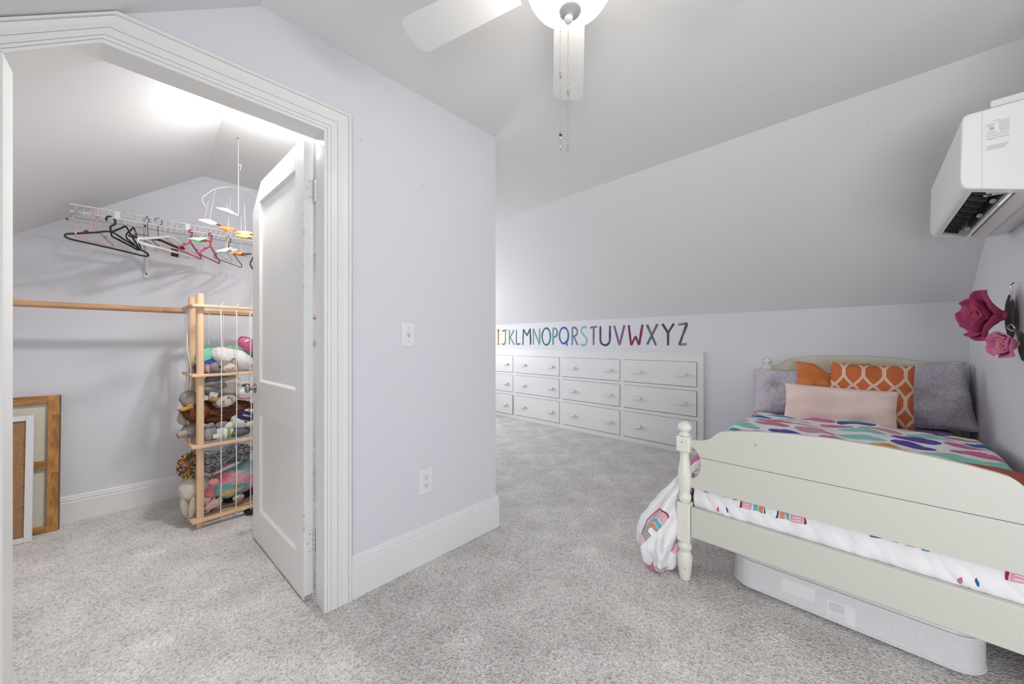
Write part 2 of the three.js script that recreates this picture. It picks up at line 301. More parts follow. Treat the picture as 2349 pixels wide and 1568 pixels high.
// nail holes and scuffs left in the paint
{
  const hole = new THREE.CylinderGeometry(0.0022, 0.0022, 0.0016, 10), dash = new THREE.BoxGeometry(0.008, 0.0014, 0.0016);
  const mark = mat([0.36, 0.35, 0.34], 0.8);
  const onSlope = [[3.02, -0.62, 0], [2.83, -0.18, 0], [3.12, -0.08, 1], [2.70, -0.42, 0], [3.38, -0.30, 0], [3.30, -0.72, 0], [3.05, 0.05, 0], [2.60, 0.02, 1]];
  for (const [x, z, k] of onSlope) { const o = part(k ? 'scuff' : 'nail_hole', k ? dash : hole, mark, slopeR); o.position.set(x, CE - TAN * (x - XR) - 0.0004, z); o.rotation.z = -Math.atan(TAN); }
  for (const [x, z, k] of [[2.16, -0.33, 1], [2.22, -0.18, 1], [2.0, -0.72, 0], [1.98, -0.42, 0]]) { const c = scene.getObjectByName('ceiling'), o = part(k ? 'scuff' : 'nail_hole', k ? dash : hole, mark, c); o.position.set(x, CE - 0.0004, z); o.rotation.y = 0.7; }
  for (const [x, y] of [[0.655, 1.972], [0.963, 1.87], [0.985, 1.28]]) { const o = part('nail_hole', hole, mark, doorWall); o.position.set(x, y, ZA + 0.0004); o.rotation.x = Math.PI / 2; }
}

// ------------------------------------------------------------------ closet door, swung open into the closet
{
  const d = structGroup('door_1', 'white two-panel closet door with clipped top corner, standing open', 'door', [0.462, 0, -1.672], THREE.MathUtils.degToRad(93.4));
  const T = 0.036, y0 = 0.012, W = 0.761;
  const pr = (pts, z0, z1, b = 0.0012) => prism(pts, 'z', z0, z1, [], b);
  part('stile', pr([[0, y0], [0.100, y0], [0.100, 1.951], [0, 1.953]], 0, T), M.trim, d);
  part('stile', pr([[0.636, y0], [W, y0], [W, 1.822], [0.737, 1.84], [0.636, 1.92]], 0, T), M.trim, d);
  part('top_rail', pr([[0.1, 1.845], [0.636, 1.845], [0.636, 1.92], [0.606, 1.944], [0.1, 1.951]], 0, T), M.trim, d);
  part('lock_rail', pr([[0.1, 0.706], [0.636, 0.706], [0.636, 0.883], [0.1, 0.883]], 0, T), M.trim, d);
  part('bottom_rail', pr([[0.1, y0], [0.636, y0], [0.636, 0.185], [0.1, 0.185]], 0, T), M.trim, d);
  for (const [a, b] of [[0.185, 0.706], [0.883, 1.845]]) {
    const p = part('panel', bx(0.536, b - a, T - 0.022, 0.368, (a + b) / 2, T / 2), M.trim, d);
    const bead = [[0, 0], [0.011, 0], [0.011, -0.002], [0.006, -0.004], [0.003, -0.009], [0, -0.009]];
    const zf = 0.011, mk = (f0, f1) => part('bead', sweep2(bead, f0, f1), M.trim, p);
    mk((w, t) => V(0.1, a + w, zf + t), (w, t) => V(0.636, a + w, zf + t));
    mk((w, t) => V(0.1, b - w, zf + t), (w, t) => V(0.636, b - w, zf + t));
    mk((w, t) => V(0.1 + w, a, zf + t), (w, t) => V(0.1 + w, b, zf + t));
    mk((w, t) => V(0.636 - w, a, zf + t), (w, t) => V(0.636 - w, b, zf + t));
  }
  for (const side of [-1, 1]) {
    const prof = [[0, 0.047], [0.010, 0.047], [0.019, 0.044], [0.0235, 0.038], [0.022, 0.031], [0.013, 0.024], [0.009, 0.018], [0.010, 0.011], [0.018, 0.007], [0.027, 0.0035], [0.029, 0], [0, 0]].reverse();
    const k = lathe(prof, 32).rotateX(side * Math.PI / 2).translate(0.715, 0.842, side > 0 ? T : 0);
    part('knob', k, M.nickel, d, 'brushed nickel door knob');
  }
  for (const [a, b] of [[1.692, 1.785], [0.193, 0.297]]) {
    const h = part('hinge', merge([rbx(0.003, b - a, 0.030, -0.0008, (a + b) / 2, T - 0.017, 0.001)]), M.plate, d, 'painted butt hinge');
    const n = 5, s = (b - a) / n;
    for (let i = 0; i < n; i++) part('knuckle', new THREE.CylinderGeometry(0.0062, 0.0062, s - 0.0015, 12).translate(-0.004, a + s * (i + 0.5), T + 0.004), M.chrome, h);
    for (const q of [0.15, 0.5, 0.85]) part('screw', new THREE.CylinderGeometry(0.004, 0.004, 0.0016, 10).rotateZ(Math.PI / 2).translate(-0.0027, a + (b - a) * q, T - (q === 0.5 ? 0.024 : 0.014)), M.chrome, h);
  }
  // bare wood showing where the paint has flaked from the edge and foot
  const r = rng(77), bare = mat([0.16, 0.14, 0.12], 0.8);
  for (let i = 0; i < 16; i++) part('paint_chip', bx(0.0016, 0.003 + 0.016 * r() * r(), 0.0008 + 0.0012 * r(), -0.0002, i < 9 ? 1.30 + 0.42 * r() : 0.20 + 0.28 * r(), 0.0006), bare, d);
  for (let i = 0; i < 8; i++) part('paint_chip', bx(0.0012, 0.006 + 0.016 * r(), 0.0018, -0.0003, y0 + 0.008, 0.003 + 0.004 * i), bare, d);
}

// ------------------------------------------------------------------ built-in drawers in the knee wall
{
  const t = thing('built_in_drawers', 'long white built-in drawer bank set into the knee wall under the alphabet', 'drawers', [XK, 0, 0], 0);
  const cols = [[-1.91, -1.148], [-2.752, -1.952], [-3.586, -2.793], [-4.43, -3.628]], rows = [[0.657, 0.906], [0.371, 0.625], [0.05, 0.334]];
  const holes = []; for (const [a, b] of cols) for (const [c, e] of rows) holes.push([[a, c], [b, c], [b, e], [a, e]]);
  part('face_frame', prism([[-4.55, 0], [-1.09, 0], [-1.09, 1.003], [-4.55, 1.003]], 'x', -0.018, 0, holes), M.drawer, t);
  part('top_moulding', rbx(0.006, 0.012, 3.46, -0.019, 0.995, -2.82, 0.002), M.drawer, t);
  const pullG = sweep2([[-0.054, -0.013], [0.054, -0.013], [0.054, 0.013], [-0.054, 0.013]], (a, b) => V(-0.004, b * 0.75 + 0.002, a * 0.96), (a, b) => V(-0.026, b, a));
  const stemG = bx(0.01, 0.016, 0.09, 0.003, 0, 0);
  cols.forEach(([a, b], ci) => rows.forEach(([c, e], ri) => {
    const g = 0.0035, out = (ci === 3 && ri === 2) ? -0.018 : (ri === 1 && ci < 2 ? -0.007 : -0.005);
    const dg = prism([[a + g, c + g + 0.003], [b - g, c + g + 0.003], [b - g, e - g], [a + g, e - g]], 'x', -0.0195 + out, -0.002 + out, [], 0.0025);
    const dr = part('drawer', dg, M.drawer, t);
    for (const z of [a + 0.155, b - 0.15]) { const p = part('pull', merge([pullG.clone(), stemG.clone()]), M.drawer, dr); p.position.set(-0.0195 + out - 0.006, (c + e) / 2 - 0.003, z); }
  }));
}
// ------------------------------------------------------------------ alphabet decals on the knee wall
{
  const H = 0.245, SW = 0.0245;
  const arcPts = (cx, cy, rx, ry, a0, a1, n = 18) => Array.from({ length: n + 1 }, (_, i) => { const a = (a0 + (a1 - a0) * i / n) * Math.PI / 180; return [cx + rx * Math.cos(a), cy + ry * Math.sin(a)]; });
  const L = {
    I: [[[0.5, 0.02], [0.5, 0.98]], [[0.1, 0.97], [0.9, 0.97]], [[0.1, 0.03], [0.9, 0.03]]],
    J: [[[0.72, 0.95], [0.72, 0.30], ...arcPts(0.36, 0.24, 0.36, 0.22, 10, -140)], [[0.1, 0.93], [1, 0.97]]],
    K: [[[0.08, 0.02], [0.08, 0.98]], [[0.95, 0.97], [0.1, 0.40]], [[0.25, 0.48], [0.98, 0]]],
    L: [[[0.12, 0.98], [0.1, 0.03]], [[0.1, 0.03], [1, 0.06]]],
    M: [[[0.05, 0], [0.12, 0.98]], [[0.12, 0.98], [0.55, 0.58]], [[0.55, 0.58], [0.93, 1]], [[0.93, 1], [0.97, 0]]],
    N: [[[0.06, 0], [0.06, 1]], [[0.06, 1], [0.94, 0.02]], [[0.94, 0.02], [0.96, 1]]],
    O: [arcPts(0.5, 0.5, 0.5, 0.5, 0, 360, 36)],
    P: [[[0.08, 0], [0.1, 0.98]], [[0.1, 0.96], ...arcPts(0.35, 0.72, 0.62, 0.26, 90, -90), [0.1, 0.46]]],
    Q: [arcPts(0.5, 0.54, 0.47, 0.46, 0, 360, 36), [[0.62, 0.2], [0.80, 0.10], [0.86, -0.04]]],
    R: [[[0.06, 0], [0.08, 0.98]], [[0.08, 0.97], ...arcPts(0.35, 0.74, 0.58, 0.24, 90, -90), [0.1, 0.5]], [[0.3, 0.5], [0.98, 0]]],
    S: [[[0.98, 0.95], ...arcPts(0.55, 0.76, 0.45, 0.23, 80, 190), ...arcPts(0.48, 0.24, 0.5, 0.25, 60, -100), [0.02, 0.05]]],
    T: [[[0.5, 0], [0.52, 0.97]], [[0.02, 0.94], [0.98, 0.98]]],
    U: [[[0.05, 1], [0.05, 0.36], ...arcPts(0.5, 0.28, 0.45, 0.28, 180, 360), [0.97, 1]]],
    V: [[[0.03, 1], [0.52, 0]], [[0.52, 0], [0.97, 1]]],
    W: [[[0.03, 1], [0.2, 0]], [[0.2, 0], [0.5, 0.44]], [[0.5, 0.44], [0.74, 0.02]], [[0.74, 0.02], [0.97, 1]]],
    X: [[[0.04, 0.98], [0.85, 0.01]], [[0.98, 1], [0.05, 0.04]]],
    Y: [[[0.04, 1], [0.5, 0.58]], [[0.97, 1], [0.5, 0.58]], [[0.5, 0.60], [0.5, 0]]],
    Z: [[[0.02, 0.95], [0.98, 0.98]], [[0.94, 0.96], [0.1, 0.04]], [[0.1, 0.04], [0.9, 0.07]]],
  };
  const info = [['I', -3.999, -3.922, 'golden tan', '#c99a4e', '#8c6a30'], ['J', -3.903, -3.763, 'olive yellow', '#a8a82e', '#6f7a26'], ['K', -3.745, -3.611, 'leaf green', '#4c8a34', '#8d9a8e'], ['L', -3.602, -3.49, 'slate green', '#6f8086', '#4b7f62'], ['M', -3.473, -3.291, 'dark teal-grey', '#55696c', '#2f3f45'], ['N', -3.275, -3.126, 'pale sage', '#86aaa0', '#6f948a'], ['O', -3.111, -2.947, 'deep teal', '#2f7d80', '#3c5f66'], ['P', -2.932, -2.832, 'light teal', '#5aa3a4', '#3f8a92'], ['Q', -2.825, -2.654, 'cobalt blue', '#3d6cae', '#27508e'], ['R', -2.627, -2.517, 'grey-violet', '#7f89a6', '#6a7090'], ['S', -2.498, -2.385, 'pale aqua', '#8fc0cc', '#79aebe'], ['T', -2.367, -2.242, 'dusty mauve', '#8d7ba2', '#6d5a86'], ['U', -2.23, -2.071, 'dark indigo', '#54466f', '#2c2748'], ['V', -2.049, -1.894, 'plum purple', '#6f4a80', '#9a6f96'], ['W', -1.874, -1.684, 'wine red', '#8f2f55', '#6e2242'], ['X', -1.665, -1.525, 'mid grey', '#6e7278', '#55585e'], ['Y', -1.502, -1.357, 'charcoal grey', '#4f5156', '#3c3d42'], ['Z', -1.34, -1.228, 'black and silver-grey', '#2b2c2f', '#a5a7a8']];
  const c = new THREE.Color(), d = new THREE.Color();
  info.forEach(([ch, z0, z1, word, c1, c2], li) => {
    const w = z1 - z0 - SW * 0.9, gs = [];
    L[ch].forEach((st, si) => {
      const pts = []; // resample
      for (let i = 0; i < st.length - 1; i++) for (let k = 0; k < 6; k++) pts.push([st[i][0] + (st[i + 1][0] - st[i][0]) * k / 6, st[i][1] + (st[i + 1][1] - st[i][1]) * k / 6]); pts.push(st[st.length - 1]);
      const P = pts.map(p => new THREE.Vector2(SW * 0.45 + p[0] * w, SW * 0.45 + p[1] * (H - SW * 0.9)));
      const closed = P[0].distanceTo(P[P.length - 1]) < 0.004, left = [], right = [];
      P.forEach((p, i) => { const a = P[closed ? (i - 1 + P.length - 1) % (P.length - 1) : Math.max(0, i - 1)], b = P[closed ? (i + 1) % (P.length - 1) : Math.min(P.length - 1, i + 1)]; const t = b.clone().sub(a).normalize(), wd = SW / 2 * (0.85 + 0.3 * (N3(p.x * 18 + li, p.y * 18, si) + 0.4)); left.push([p.x - t.y * wd, p.y + t.x * wd]); right.push([p.x + t.y * wd, p.y - t.x * wd]); });
      let g;
      if (closed) { g = prism(left.slice(0, -1), 'z', 0.0003, 0.0014 + si * 0.0002, []); g = prism(right.slice(0, -1), 'z', 0.0003, 0.0014, [left.slice(0, -1)]); }
      else g = prism([...left, ...right.reverse()], 'z', 0.0003, 0.0012 + si * 0.0003);
      const A = g.attributes.position, col = new Float32Array(A.count * 3);
      for (let i = 0; i < A.count; i++) { const n = N3(A.getX(i) * 22 + li * 3, A.getY(i) * 13, si * 2.2); c.set(c1); d.set(c2); c.lerp(d, clamp(0.5 + n * 1.3, 0, 1)); c.toArray(col, i * 3); }
      g = g.clone(); g.setAttribute('color', new THREE.BufferAttribute(col, 3)); gs.push(g);
    });
    const g = mergeGeometries(gs);
    const o = single('letter_decal', g, M.letter || (M.letter = mat([1, 1, 1], 0.7, { vertexColors: true })), `${word} watercolour letter ${ch} of the wall alphabet above the drawers`, 'wall letter', 'alphabet letters on the knee wall');
    o.position.set(XK, 1.052, z0); o.rotation.y = -Math.PI / 2;
  });
}
// ------------------------------------------------------------------ switch and outlet
{
  const s = thing('light_switch', 'white toggle light switch plate on the lavender wall by the doorway', 'light switch', [0.881, 1.13, ZA]);
  part('plate', rbx(0.071, 0.115, 0.006, 0, 0, 0.003, 0.003, 3), M.plate, s);
  part('toggle_slot', rbx(0.011, 0.025, 0.002, 0, 0, 0.0062, 0.001), mat([0.45, 0.45, 0.44], 0.5), s);
  part('toggle', place(rbx(0.0085, 0.0135, 0.016, 0, 0, 0.007, 0.002), [0, 0.003, 0.004], [-0.5, 0, 0]), M.plate, s);
  for (const y of [0.03, -0.03]) part('screw', new THREE.CylinderGeometry(0.003, 0.003, 0.0015, 12).rotateX(Math.PI / 2).translate(0, y, 0.0065), M.chrome, s);
  const o = thing('wall_outlet', 'white duplex outlet plate low on the lavender wall above the baseboard', 'outlet', [0.977, 0.4, ZA]);
  part('plate', rbx(0.078, 0.124, 0.006, 0, 0, 0.003, 0.003, 3), M.plate, o);
  for (const sy of [1, -1]) {
    const sh = new THREE.Shape(); sh.absarc(0, 0, 0.017, 0.75, Math.PI - 0.75, false); sh.absarc(0, 0, 0.017, Math.PI + 0.75, 2 * Math.PI - 0.75, false);
    const r = part('receptacle', prism(sh, 'z', 0.0055, 0.0075).translate(0, sy * 0.0195, 0), M.plate, o);
    for (const [x, h] of [[-0.0065, 0.0075], [0.0065, 0.009]]) part('slot', bx(0.0022, h, 0.001, x, sy * 0.0195 + 0.003, 0.0077), M.slot, r);
    part('slot', new THREE.CylinderGeometry(0.0027, 0.0027, 0.001, 12).rotateX(Math.PI / 2).translate(0, sy * 0.0195 - 0.008, 0.0077), M.slot, r);
  }
  part('screw', new THREE.CylinderGeometry(0.0028, 0.0028, 0.001, 12).rotateX(Math.PI / 2).translate(0, 0, 0.0065), M.chrome, o);
}
// ------------------------------------------------------------------ ceiling fan with glass bowl light
{
  const f = thing('ceiling_fan', 'white five-blade ceiling fan with glowing glass bowl and pull chains', 'ceiling fan', [0.815, CE, -0.575]);
  const white = mat([0.78, 0.78, 0.765], 0.45);
  part('canopy', lathe([[0, 0], [0.085, 0], [0.085, -0.012], [0.07, -0.045], [0.03, -0.055], [0, -0.055]].reverse(), 40), white, f);
  part('motor_housing', lathe([[0, -0.05], [0.06, -0.052], [0.115, -0.07], [0.125, -0.10], [0.125, -0.145], [0.105, -0.175], [0.07, -0.19], [0.06, -0.215], [0.075, -0.235], [0, -0.235]].reverse(), 48), white, f);
  const bladeMat = white;
  for (let i = 0; i < 5; i++) {
    const a = THREE.MathUtils.degToRad(36 + 72 * i), b = new THREE.Group(); 
    const s = new THREE.Shape(); const r0 = 0.17, r1 = 0.565, w0 = 0.05, w1 = 0.064, c = 0.03;
    s.moveTo(r0, -w0); s.lineTo(r1 - c, -w1); s.quadraticCurveTo(r1, -w1 + 0.004, r1 + 0.004, -w1 + c + 0.01); s.quadraticCurveTo(r1 + 0.008, 0, r1 + 0.004, w1 - c - 0.01); s.quadraticCurveTo(r1, w1 - 0.004, r1 - c, w1); s.lineTo(r0, w0); s.closePath();
    const g = prism(s, 'z', -0.003, 0.003, [], 0.0012); g.rotateX(-Math.PI / 2); g.rotateX(0.16); g.translate(0, -0.17, 0); g.rotateY(a);
    const bl = part('blade', g, bladeMat, f, 'white paddle blade');
    const ir = merge([rbx(0.14, 0.006, 0.03, 0.13, -0.162, 0, 0.002), rbx(0.06, 0.006, 0.07, 0.20, -0.165, 0, 0.002)]); ir.rotateY(a);
    part('blade_iron', ir, white, bl);
  }
  const bowlMat = mat([0.95, 0.95, 0.93], 0.3, { transmission: 0.4, thickness: 0, emissive: new THREE.Color(1.0, 0.97, 0.92), emissiveIntensity: 1.6 });
  const bowl = [[0.012, -0.313], [0.045, -0.309], [0.080, -0.295], [0.102, -0.275], [0.115, -0.254], [0.120, -0.238], [0.116, -0.236]];
  part('glass_bowl', lathe(bowl, 56), bowlMat, f, 'glowing frosted glass bowl');
  const cap = part('finial_cap', lathe([[0, -0.333], [0.006, -0.332], [0.010, -0.326], [0.009, -0.322], [0.018, -0.319], [0.028, -0.315], [0.031, -0.309], [0.029, -0.305], [0, -0.305]], 32), mat([0.52, 0.51, 0.50], 0.45), f, 'grey metal cap under the bowl');
  part('finial_ball', new THREE.SphereGeometry(0.0115, 20, 14).translate(-0.003, -0.333, -0.003), white, cap);
  const chainMat = mat([0.55, 0.53, 0.48], 0.35, { metalness: 1 });
  const chains = [[-0.018, -0.019, -0.308, -0.692, 1], [-0.0035, -0.0035, -0.342, -0.700, 0]];
  for (const [x, z, ya, yb, ring] of chains) {
    const gs = [], n = Math.floor((ya - yb - 0.02) / 0.0052), bead = new THREE.SphereGeometry(0.0019, 6, 5);
    for (let i = 0; i < n; i++) gs.push(bead.clone().translate(x, ya - i * 0.0052, z));
    gs.push(rod([x, ya, z], [x, yb + 0.02, z], 0.0006, 5));
    const ch = part('pull_chain', merge(gs), chainMat, f, 'beaded pull chain');
    part('chain_connector', rod([x, ya - (ring ? 0.17 : 0.185), z], [x, ya - (ring ? 0.183 : 0.198), z], 0.0032, 10), chainMat, ch);
    if (ring) { part('pull_stop', new THREE.SphereGeometry(0.0042, 12, 9).translate(x, yb + 0.042, z), mat([0.06, 0.06, 0.06], 0.4), ch); part('pull_ring', new THREE.TorusGeometry(0.016, 0.0018, 8, 28).scale(0.45, 1, 1).rotateY(0.6).translate(x, yb + 0.019, z), chainMat, ch); }
    else part('pull_tip', rod([x, yb + 0.022, z], [x - 0.003, yb, z], 0.0026, 8, 0.0016), chainMat, ch);
  }
  const l = new THREE.PointLight(new THREE.Color(1.0, 0.93, 0.83), FAN_LIGHT); l.position.set(0, -0.262, 0); l.castShadow = true; l.shadow.radius = 4; f.add(l);
}

// ------------------------------------------------------------------ bed
const BZ = -0.07, XF = 1.746;
{
  const b = thing('twin_bed', 'cream painted twin bed with turned posts and arched footboard', 'bed', [0, 0, BZ]);
  const block = (w, y0, y1, x, z) => { const c = 0.006; return prism([[-w + c, -w], [w - c, -w], [w, -w + c], [w, w - c], [w - c, w], [-w + c, w], [-w, w - c], [-w, -w + c]], 'y', y0, y1, [], 0.004).translate(x, 0, z); };
  const turned = (p, x, z) => { const g = lathe(p, 36).translate(x, 0, z); return g; };
  function post(x, z, k) {         // k lifts everything above the rail block for the taller headboard posts
    const y = v => v < 0.36 ? v : v + k;
    const vase = v => y(v);
    const g = merge([
      turned([[0, 0], [0.021, 0], [0.023, 0.006], [0.029, 0.05], [0.0335, 0.095], [0.031, 0.115], [0.024, 0.130], [0.022, 0.136], [0.029, 0.142], [0.031, 0.155], [0.029, 0.168], [0.022, 0.175], [0.024, 0.182], [0, 0.182]], x, z),
      block(0.0285, 0.180, 0.356, x, z),
      turned([[0, y(0.350)], [0.024, y(0.352)], [0.022, y(0.362)], [0.0265, y(0.368)], [0.028, y(0.380)], [0.0265, y(0.392)], [0.021, y(0.398)], [0.023, y(0.410)], [0.029, y(0.440)], [0.0305, y(0.466)], [0.028, y(0.50)], [0.022, y(0.54)], [0.0185, y(0.575)], [0.0205, y(0.594)], [0, y(0.594)]], x, z),
      block(0.030, y(0.592), y(0.662), x, z),
      turned([[0, y(0.655)], [0.030, y(0.660)], [0.022, y(0.670)], [0.016, y(0.677)], [0.0165, y(0.682)], [0.025, y(0.686)], [0.030, y(0.695)], [0.030, y(0.704)], [0.024, y(0.716)], [0.012, y(0.726)], [0, y(0.728)]], x, z),
      ...(k > 0 ? [rod([x, 0.35, z], [x, 0.36 + k, z], 0.026, 24)] : []),
    ]);
    return part('post', g, M.wornPaint, b, 'turned post with rounded finial');
  }
  for (const s of [-1, 1]) { post(XF, s * 0.52, 0); post(3.69, s * 0.505, 0.235); }
  // board outlines are mirrored about the middle of the bed
  const el = (n, a0, a1) => Array.from({ length: n + 1 }, (_, i) => { const a = (a0 + (a1 - a0) * i / n) * Math.PI / 180; return [-0.497 + 0.048 * Math.cos(a), 0.545 + 0.073 * Math.sin(a)]; });
  const mir = half => [...half, ...half.slice().reverse().map(p => [-p[0], p[1]])];
  const SEAM = 0.5755, aS = Math.asin((SEAM - 0.545) / 0.073) * 180 / Math.PI;
  const T = 0.022, BX = XF - T / 2;
  part('footboard_panel', prism(mir([[-0.497, 0.432], [-0.497, 0.472], ...el(14, -88, aS - 0.5)]), 'x', BX, BX + T, [], 0.0014), M.cream, b);
  const topHalf = [[-0.497, 0.648], [-0.462, 0.651], [-0.438, 0.655], [-0.42, 0.662], [-0.403, 0.675], [-0.388, 0.692], [-0.372, 0.704], [-0.355, 0.709], [-0.30, 0.720], [-0.22, 0.731], [-0.12, 0.739], [0, 0.743]];
  part('footboard_panel', prism(mir([...el(14, aS + 0.9, 88), ...topHalf]), 'x', BX, BX + T, [], 0.0014), M.cream, b, 'arched top board of the footboard');
  part('foot_rail', rbx(0.024, 0.134, 0.98, XF, 0.274, 0, 0.004), M.cream, b);
  const nick = mat([0.16, 0.15, 0.13], 0.7);
  part('nick', new THREE.SphereGeometry(0.004, 10, 8).scale(0.25, 0.5, 1).translate(BX - 0.0002, 0.674, -0.243), nick, b);
  part('nick', new THREE.SphereGeometry(0.0032, 10, 8).scale(0.3, 1, 1).translate(XF - 0.030, 0.636, -0.523), nick, b);
  // headboard
  const headTop = [[-0.48, 0.893], [-0.44, 0.896], [-0.415, 0.905], [-0.395, 0.922], [-0.375, 0.944], [-0.355, 0.956], [-0.30, 0.970], [-0.20, 0.982], [-0.10, 0.988], [0, 0.990]];
  part('headboard_panel', prism(mir([[-0.48, 0.36], ...headTop]), 'x', 3.682, 3.704, [], 0.0016), M.headCream, b, 'yellowed cream arched headboard');
  for (const s of [-1, 1]) part('side_rail', rbx(1.9, 0.134, 0.022, 2.72, 0.274, s * 0.505, 0.003), M.cream, b);
  for (let i = 0; i < 9; i++) part('slat', bx(0.07, 0.018, 0.985, 1.86 + i * 0.215, 0.225, 0), M.pine, b);
}
// mattress on the slats, in a purple dashed sheet
const purple = canvasTex(512, 512, (g, w) => { g.fillStyle = '#b190bb'; g.fillRect(0, 0, w, w); const r = rng(8); g.fillStyle = '#7a3f76'; for (let j = 0; j < 9; j++) for (let i = 0; i < 8; i++) { g.save(); g.translate((i + 0.5 + (j % 2) * 0.5) * 64 + r() * 10, (j + 0.5) * 57 + r() * 10); g.rotate((r() - 0.5) * 0.6); g.beginPath(); g.ellipse(0, 0, 19, 4.5, 0, 0, 7); g.fill(); g.restore(); } });
{
  const m = thing('mattress', 'twin mattress in a purple dashed fitted sheet on the cream bed', 'mattress', [0, 0, BZ]);
  const g = new RoundedBoxGeometry(1.84, 0.295, 0.965, 6, 0.05).translate(2.735, 0.3875, 0);
  uvFrom(g, 'x', 'z', 2.4);
  part('fitted_sheet', g, mat([1, 1, 1], 0.85, { map: purple }), m, 'purple fitted sheet with dark dashes');
}
// ------------------------------------------------------------------ comforter
const cloud = (g, x, y, w, h, fill, line) => { g.fillStyle = fill; g.beginPath(); g.ellipse(x - w * 0.27, y, w * 0.23, h * 0.34, 0, 0, 7); g.ellipse(x, y - h * 0.16, w * 0.27, h * 0.46, 0, 0, 7); g.ellipse(x + w * 0.27, y, w * 0.23, h * 0.34, 0, 0, 7); g.rect(x - w * 0.36, y - h * 0.02, w * 0.72, h * 0.36); g.fill(); if (line) { g.strokeStyle = line; g.lineWidth = 3; g.setLineDash([14, 9]); g.beginPath(); g.ellipse(x, y - h * 0.16, w * 0.23, h * 0.38, 0, 3.3, 6.1); g.stroke(); g.setLineDash([]); } };
const cloudTex = canvasTex(1024, 1024, (g, w) => {
  g.fillStyle = '#f1eff0'; g.fillRect(0, 0, w, w);
  const cols = ['#cf6f98', '#e6c3b3', '#97d3bd', '#d99bb0', '#3d9db3', '#5d4aa3', '#2f6ba8', '#e0a24a', '#c87f93', '#eac9bd', '#8fd0c4', '#d27ba5'];
  const r = rng(21); let k = 0;
  for (let j = 0; j < 7; j++) for (let i = 0; i < 5; i++) {
    const x = (i + 0.5 + (j % 2) * 0.5) * 205 + (r() - 0.5) * 46, y = (j + 0.5) * 146 + (r() - 0.5) * 30, W = 150 + r() * 60, Hh = 105 + r() * 40, c = cols[(k++ * 5 + j) % cols.length];
    for (const ox of [0, -1024]) for (const oy of [0, -1024]) cloud(g, x + ox, y + oy, W, Hh, c, r() < 0.6 ? 'rgba(255,255,255,0.7)' : null);
  }
});
const rainbow = (g, x, y, s) => {      // an arch seen upright, with a fringed outer band
  const band = (r, w, c) => { g.strokeStyle = c; g.lineWidth = w * s; g.beginPath(); g.arc(x, y, r * s, Math.PI, 0); g.lineTo(x + r * s, y + 40 * s); g.moveTo(x - r * s, y); g.lineTo(x - r * s, y + 40 * s); g.stroke(); };
  band(107, 7, '#8e2a33'); band(85, 34, '#e2a3b4'); band(54, 20, '#69b3c0'); band(33, 16, '#dd8a62'); band(20, 5, '#274f86');
  g.strokeStyle = '#f6eeee'; g.lineWidth = 2.4 * s; for (let i = 0; i < 22; i++) { const a = Math.PI + i / 21 * Math.PI; g.beginPath(); g.moveTo(x + 74 * s * Math.cos(a), y + 74 * s * Math.sin(a)); g.lineTo(x + 95 * s * Math.cos(a), y + 95 * s * Math.sin(a)); g.stroke(); }
  for (const q of [-1, 1]) for (let i = 0; i < 4; i++) { g.beginPath(); g.moveTo(x + q * 74 * s, y + (6 + i * 9) * s); g.lineTo(x + q * 95 * s, y + (6 + i * 9) * s); g.stroke(); }
};
const drop = (g, x, y, s, c) => { g.fillStyle = c; g.beginPath(); g.moveTo(x, y - 16 * s); g.quadraticCurveTo(x + 11 * s, y + 2 * s, x, y + 10 * s); g.quadraticCurveTo(x - 11 * s, y + 2 * s, x, y - 16 * s); g.fill(); };
// strip of comforter that shows between footboard and rail: 1.05 m wide, 0.22 m high
const stripTex = canvasTex(2048, 429, (g, w, h) => {
  g.fillStyle = '#f1eff0'; g.fillRect(0, 0, w, h); const m = w / 1.05, X = z => (z + 0.53) * m, Y = y => h - (y - 0.27) * m;
  const blocks = (z, y) => { [['#2d6f9e', 0], ['#d98b6c', 0.030], ['#d684a8', 0.052], ['#e3b89e', 0.085], ['#4f9aa6', 0.118]].forEach(([c, o], i) => { g.fillStyle = c; g.fillRect(X(z + o), Y(y), (i === 0 ? 0.024 : 0.016) * m, 0.026 * m); }); g.fillStyle = '#fff'; g.beginPath(); g.arc(X(z + 0.012), Y(y - 0.013), 6, 0, 7); g.fill(); };
  rainbow(g, X(-0.194), Y(0.432), 1.9); rainbow(g, X(0.479), Y(0.436), 1.9);
  blocks(-0.445, 0.441); blocks(0.09, 0.440); blocks(0.215, 0.444);
  for (const z of [-0.381, 0.288]) { drop(g, X(z), Y(0.358), 1.7, '#cf6f9c'); drop(g, X(z + 0.032), Y(0.364), 2.0, '#2b5f98'); drop(g, X(z + 0.016), Y(0.340), 1.2, '#e8bfa8'); drop(g, X(z + 0.05), Y(0.338), 1.2, '#b9e0d6'); }
});
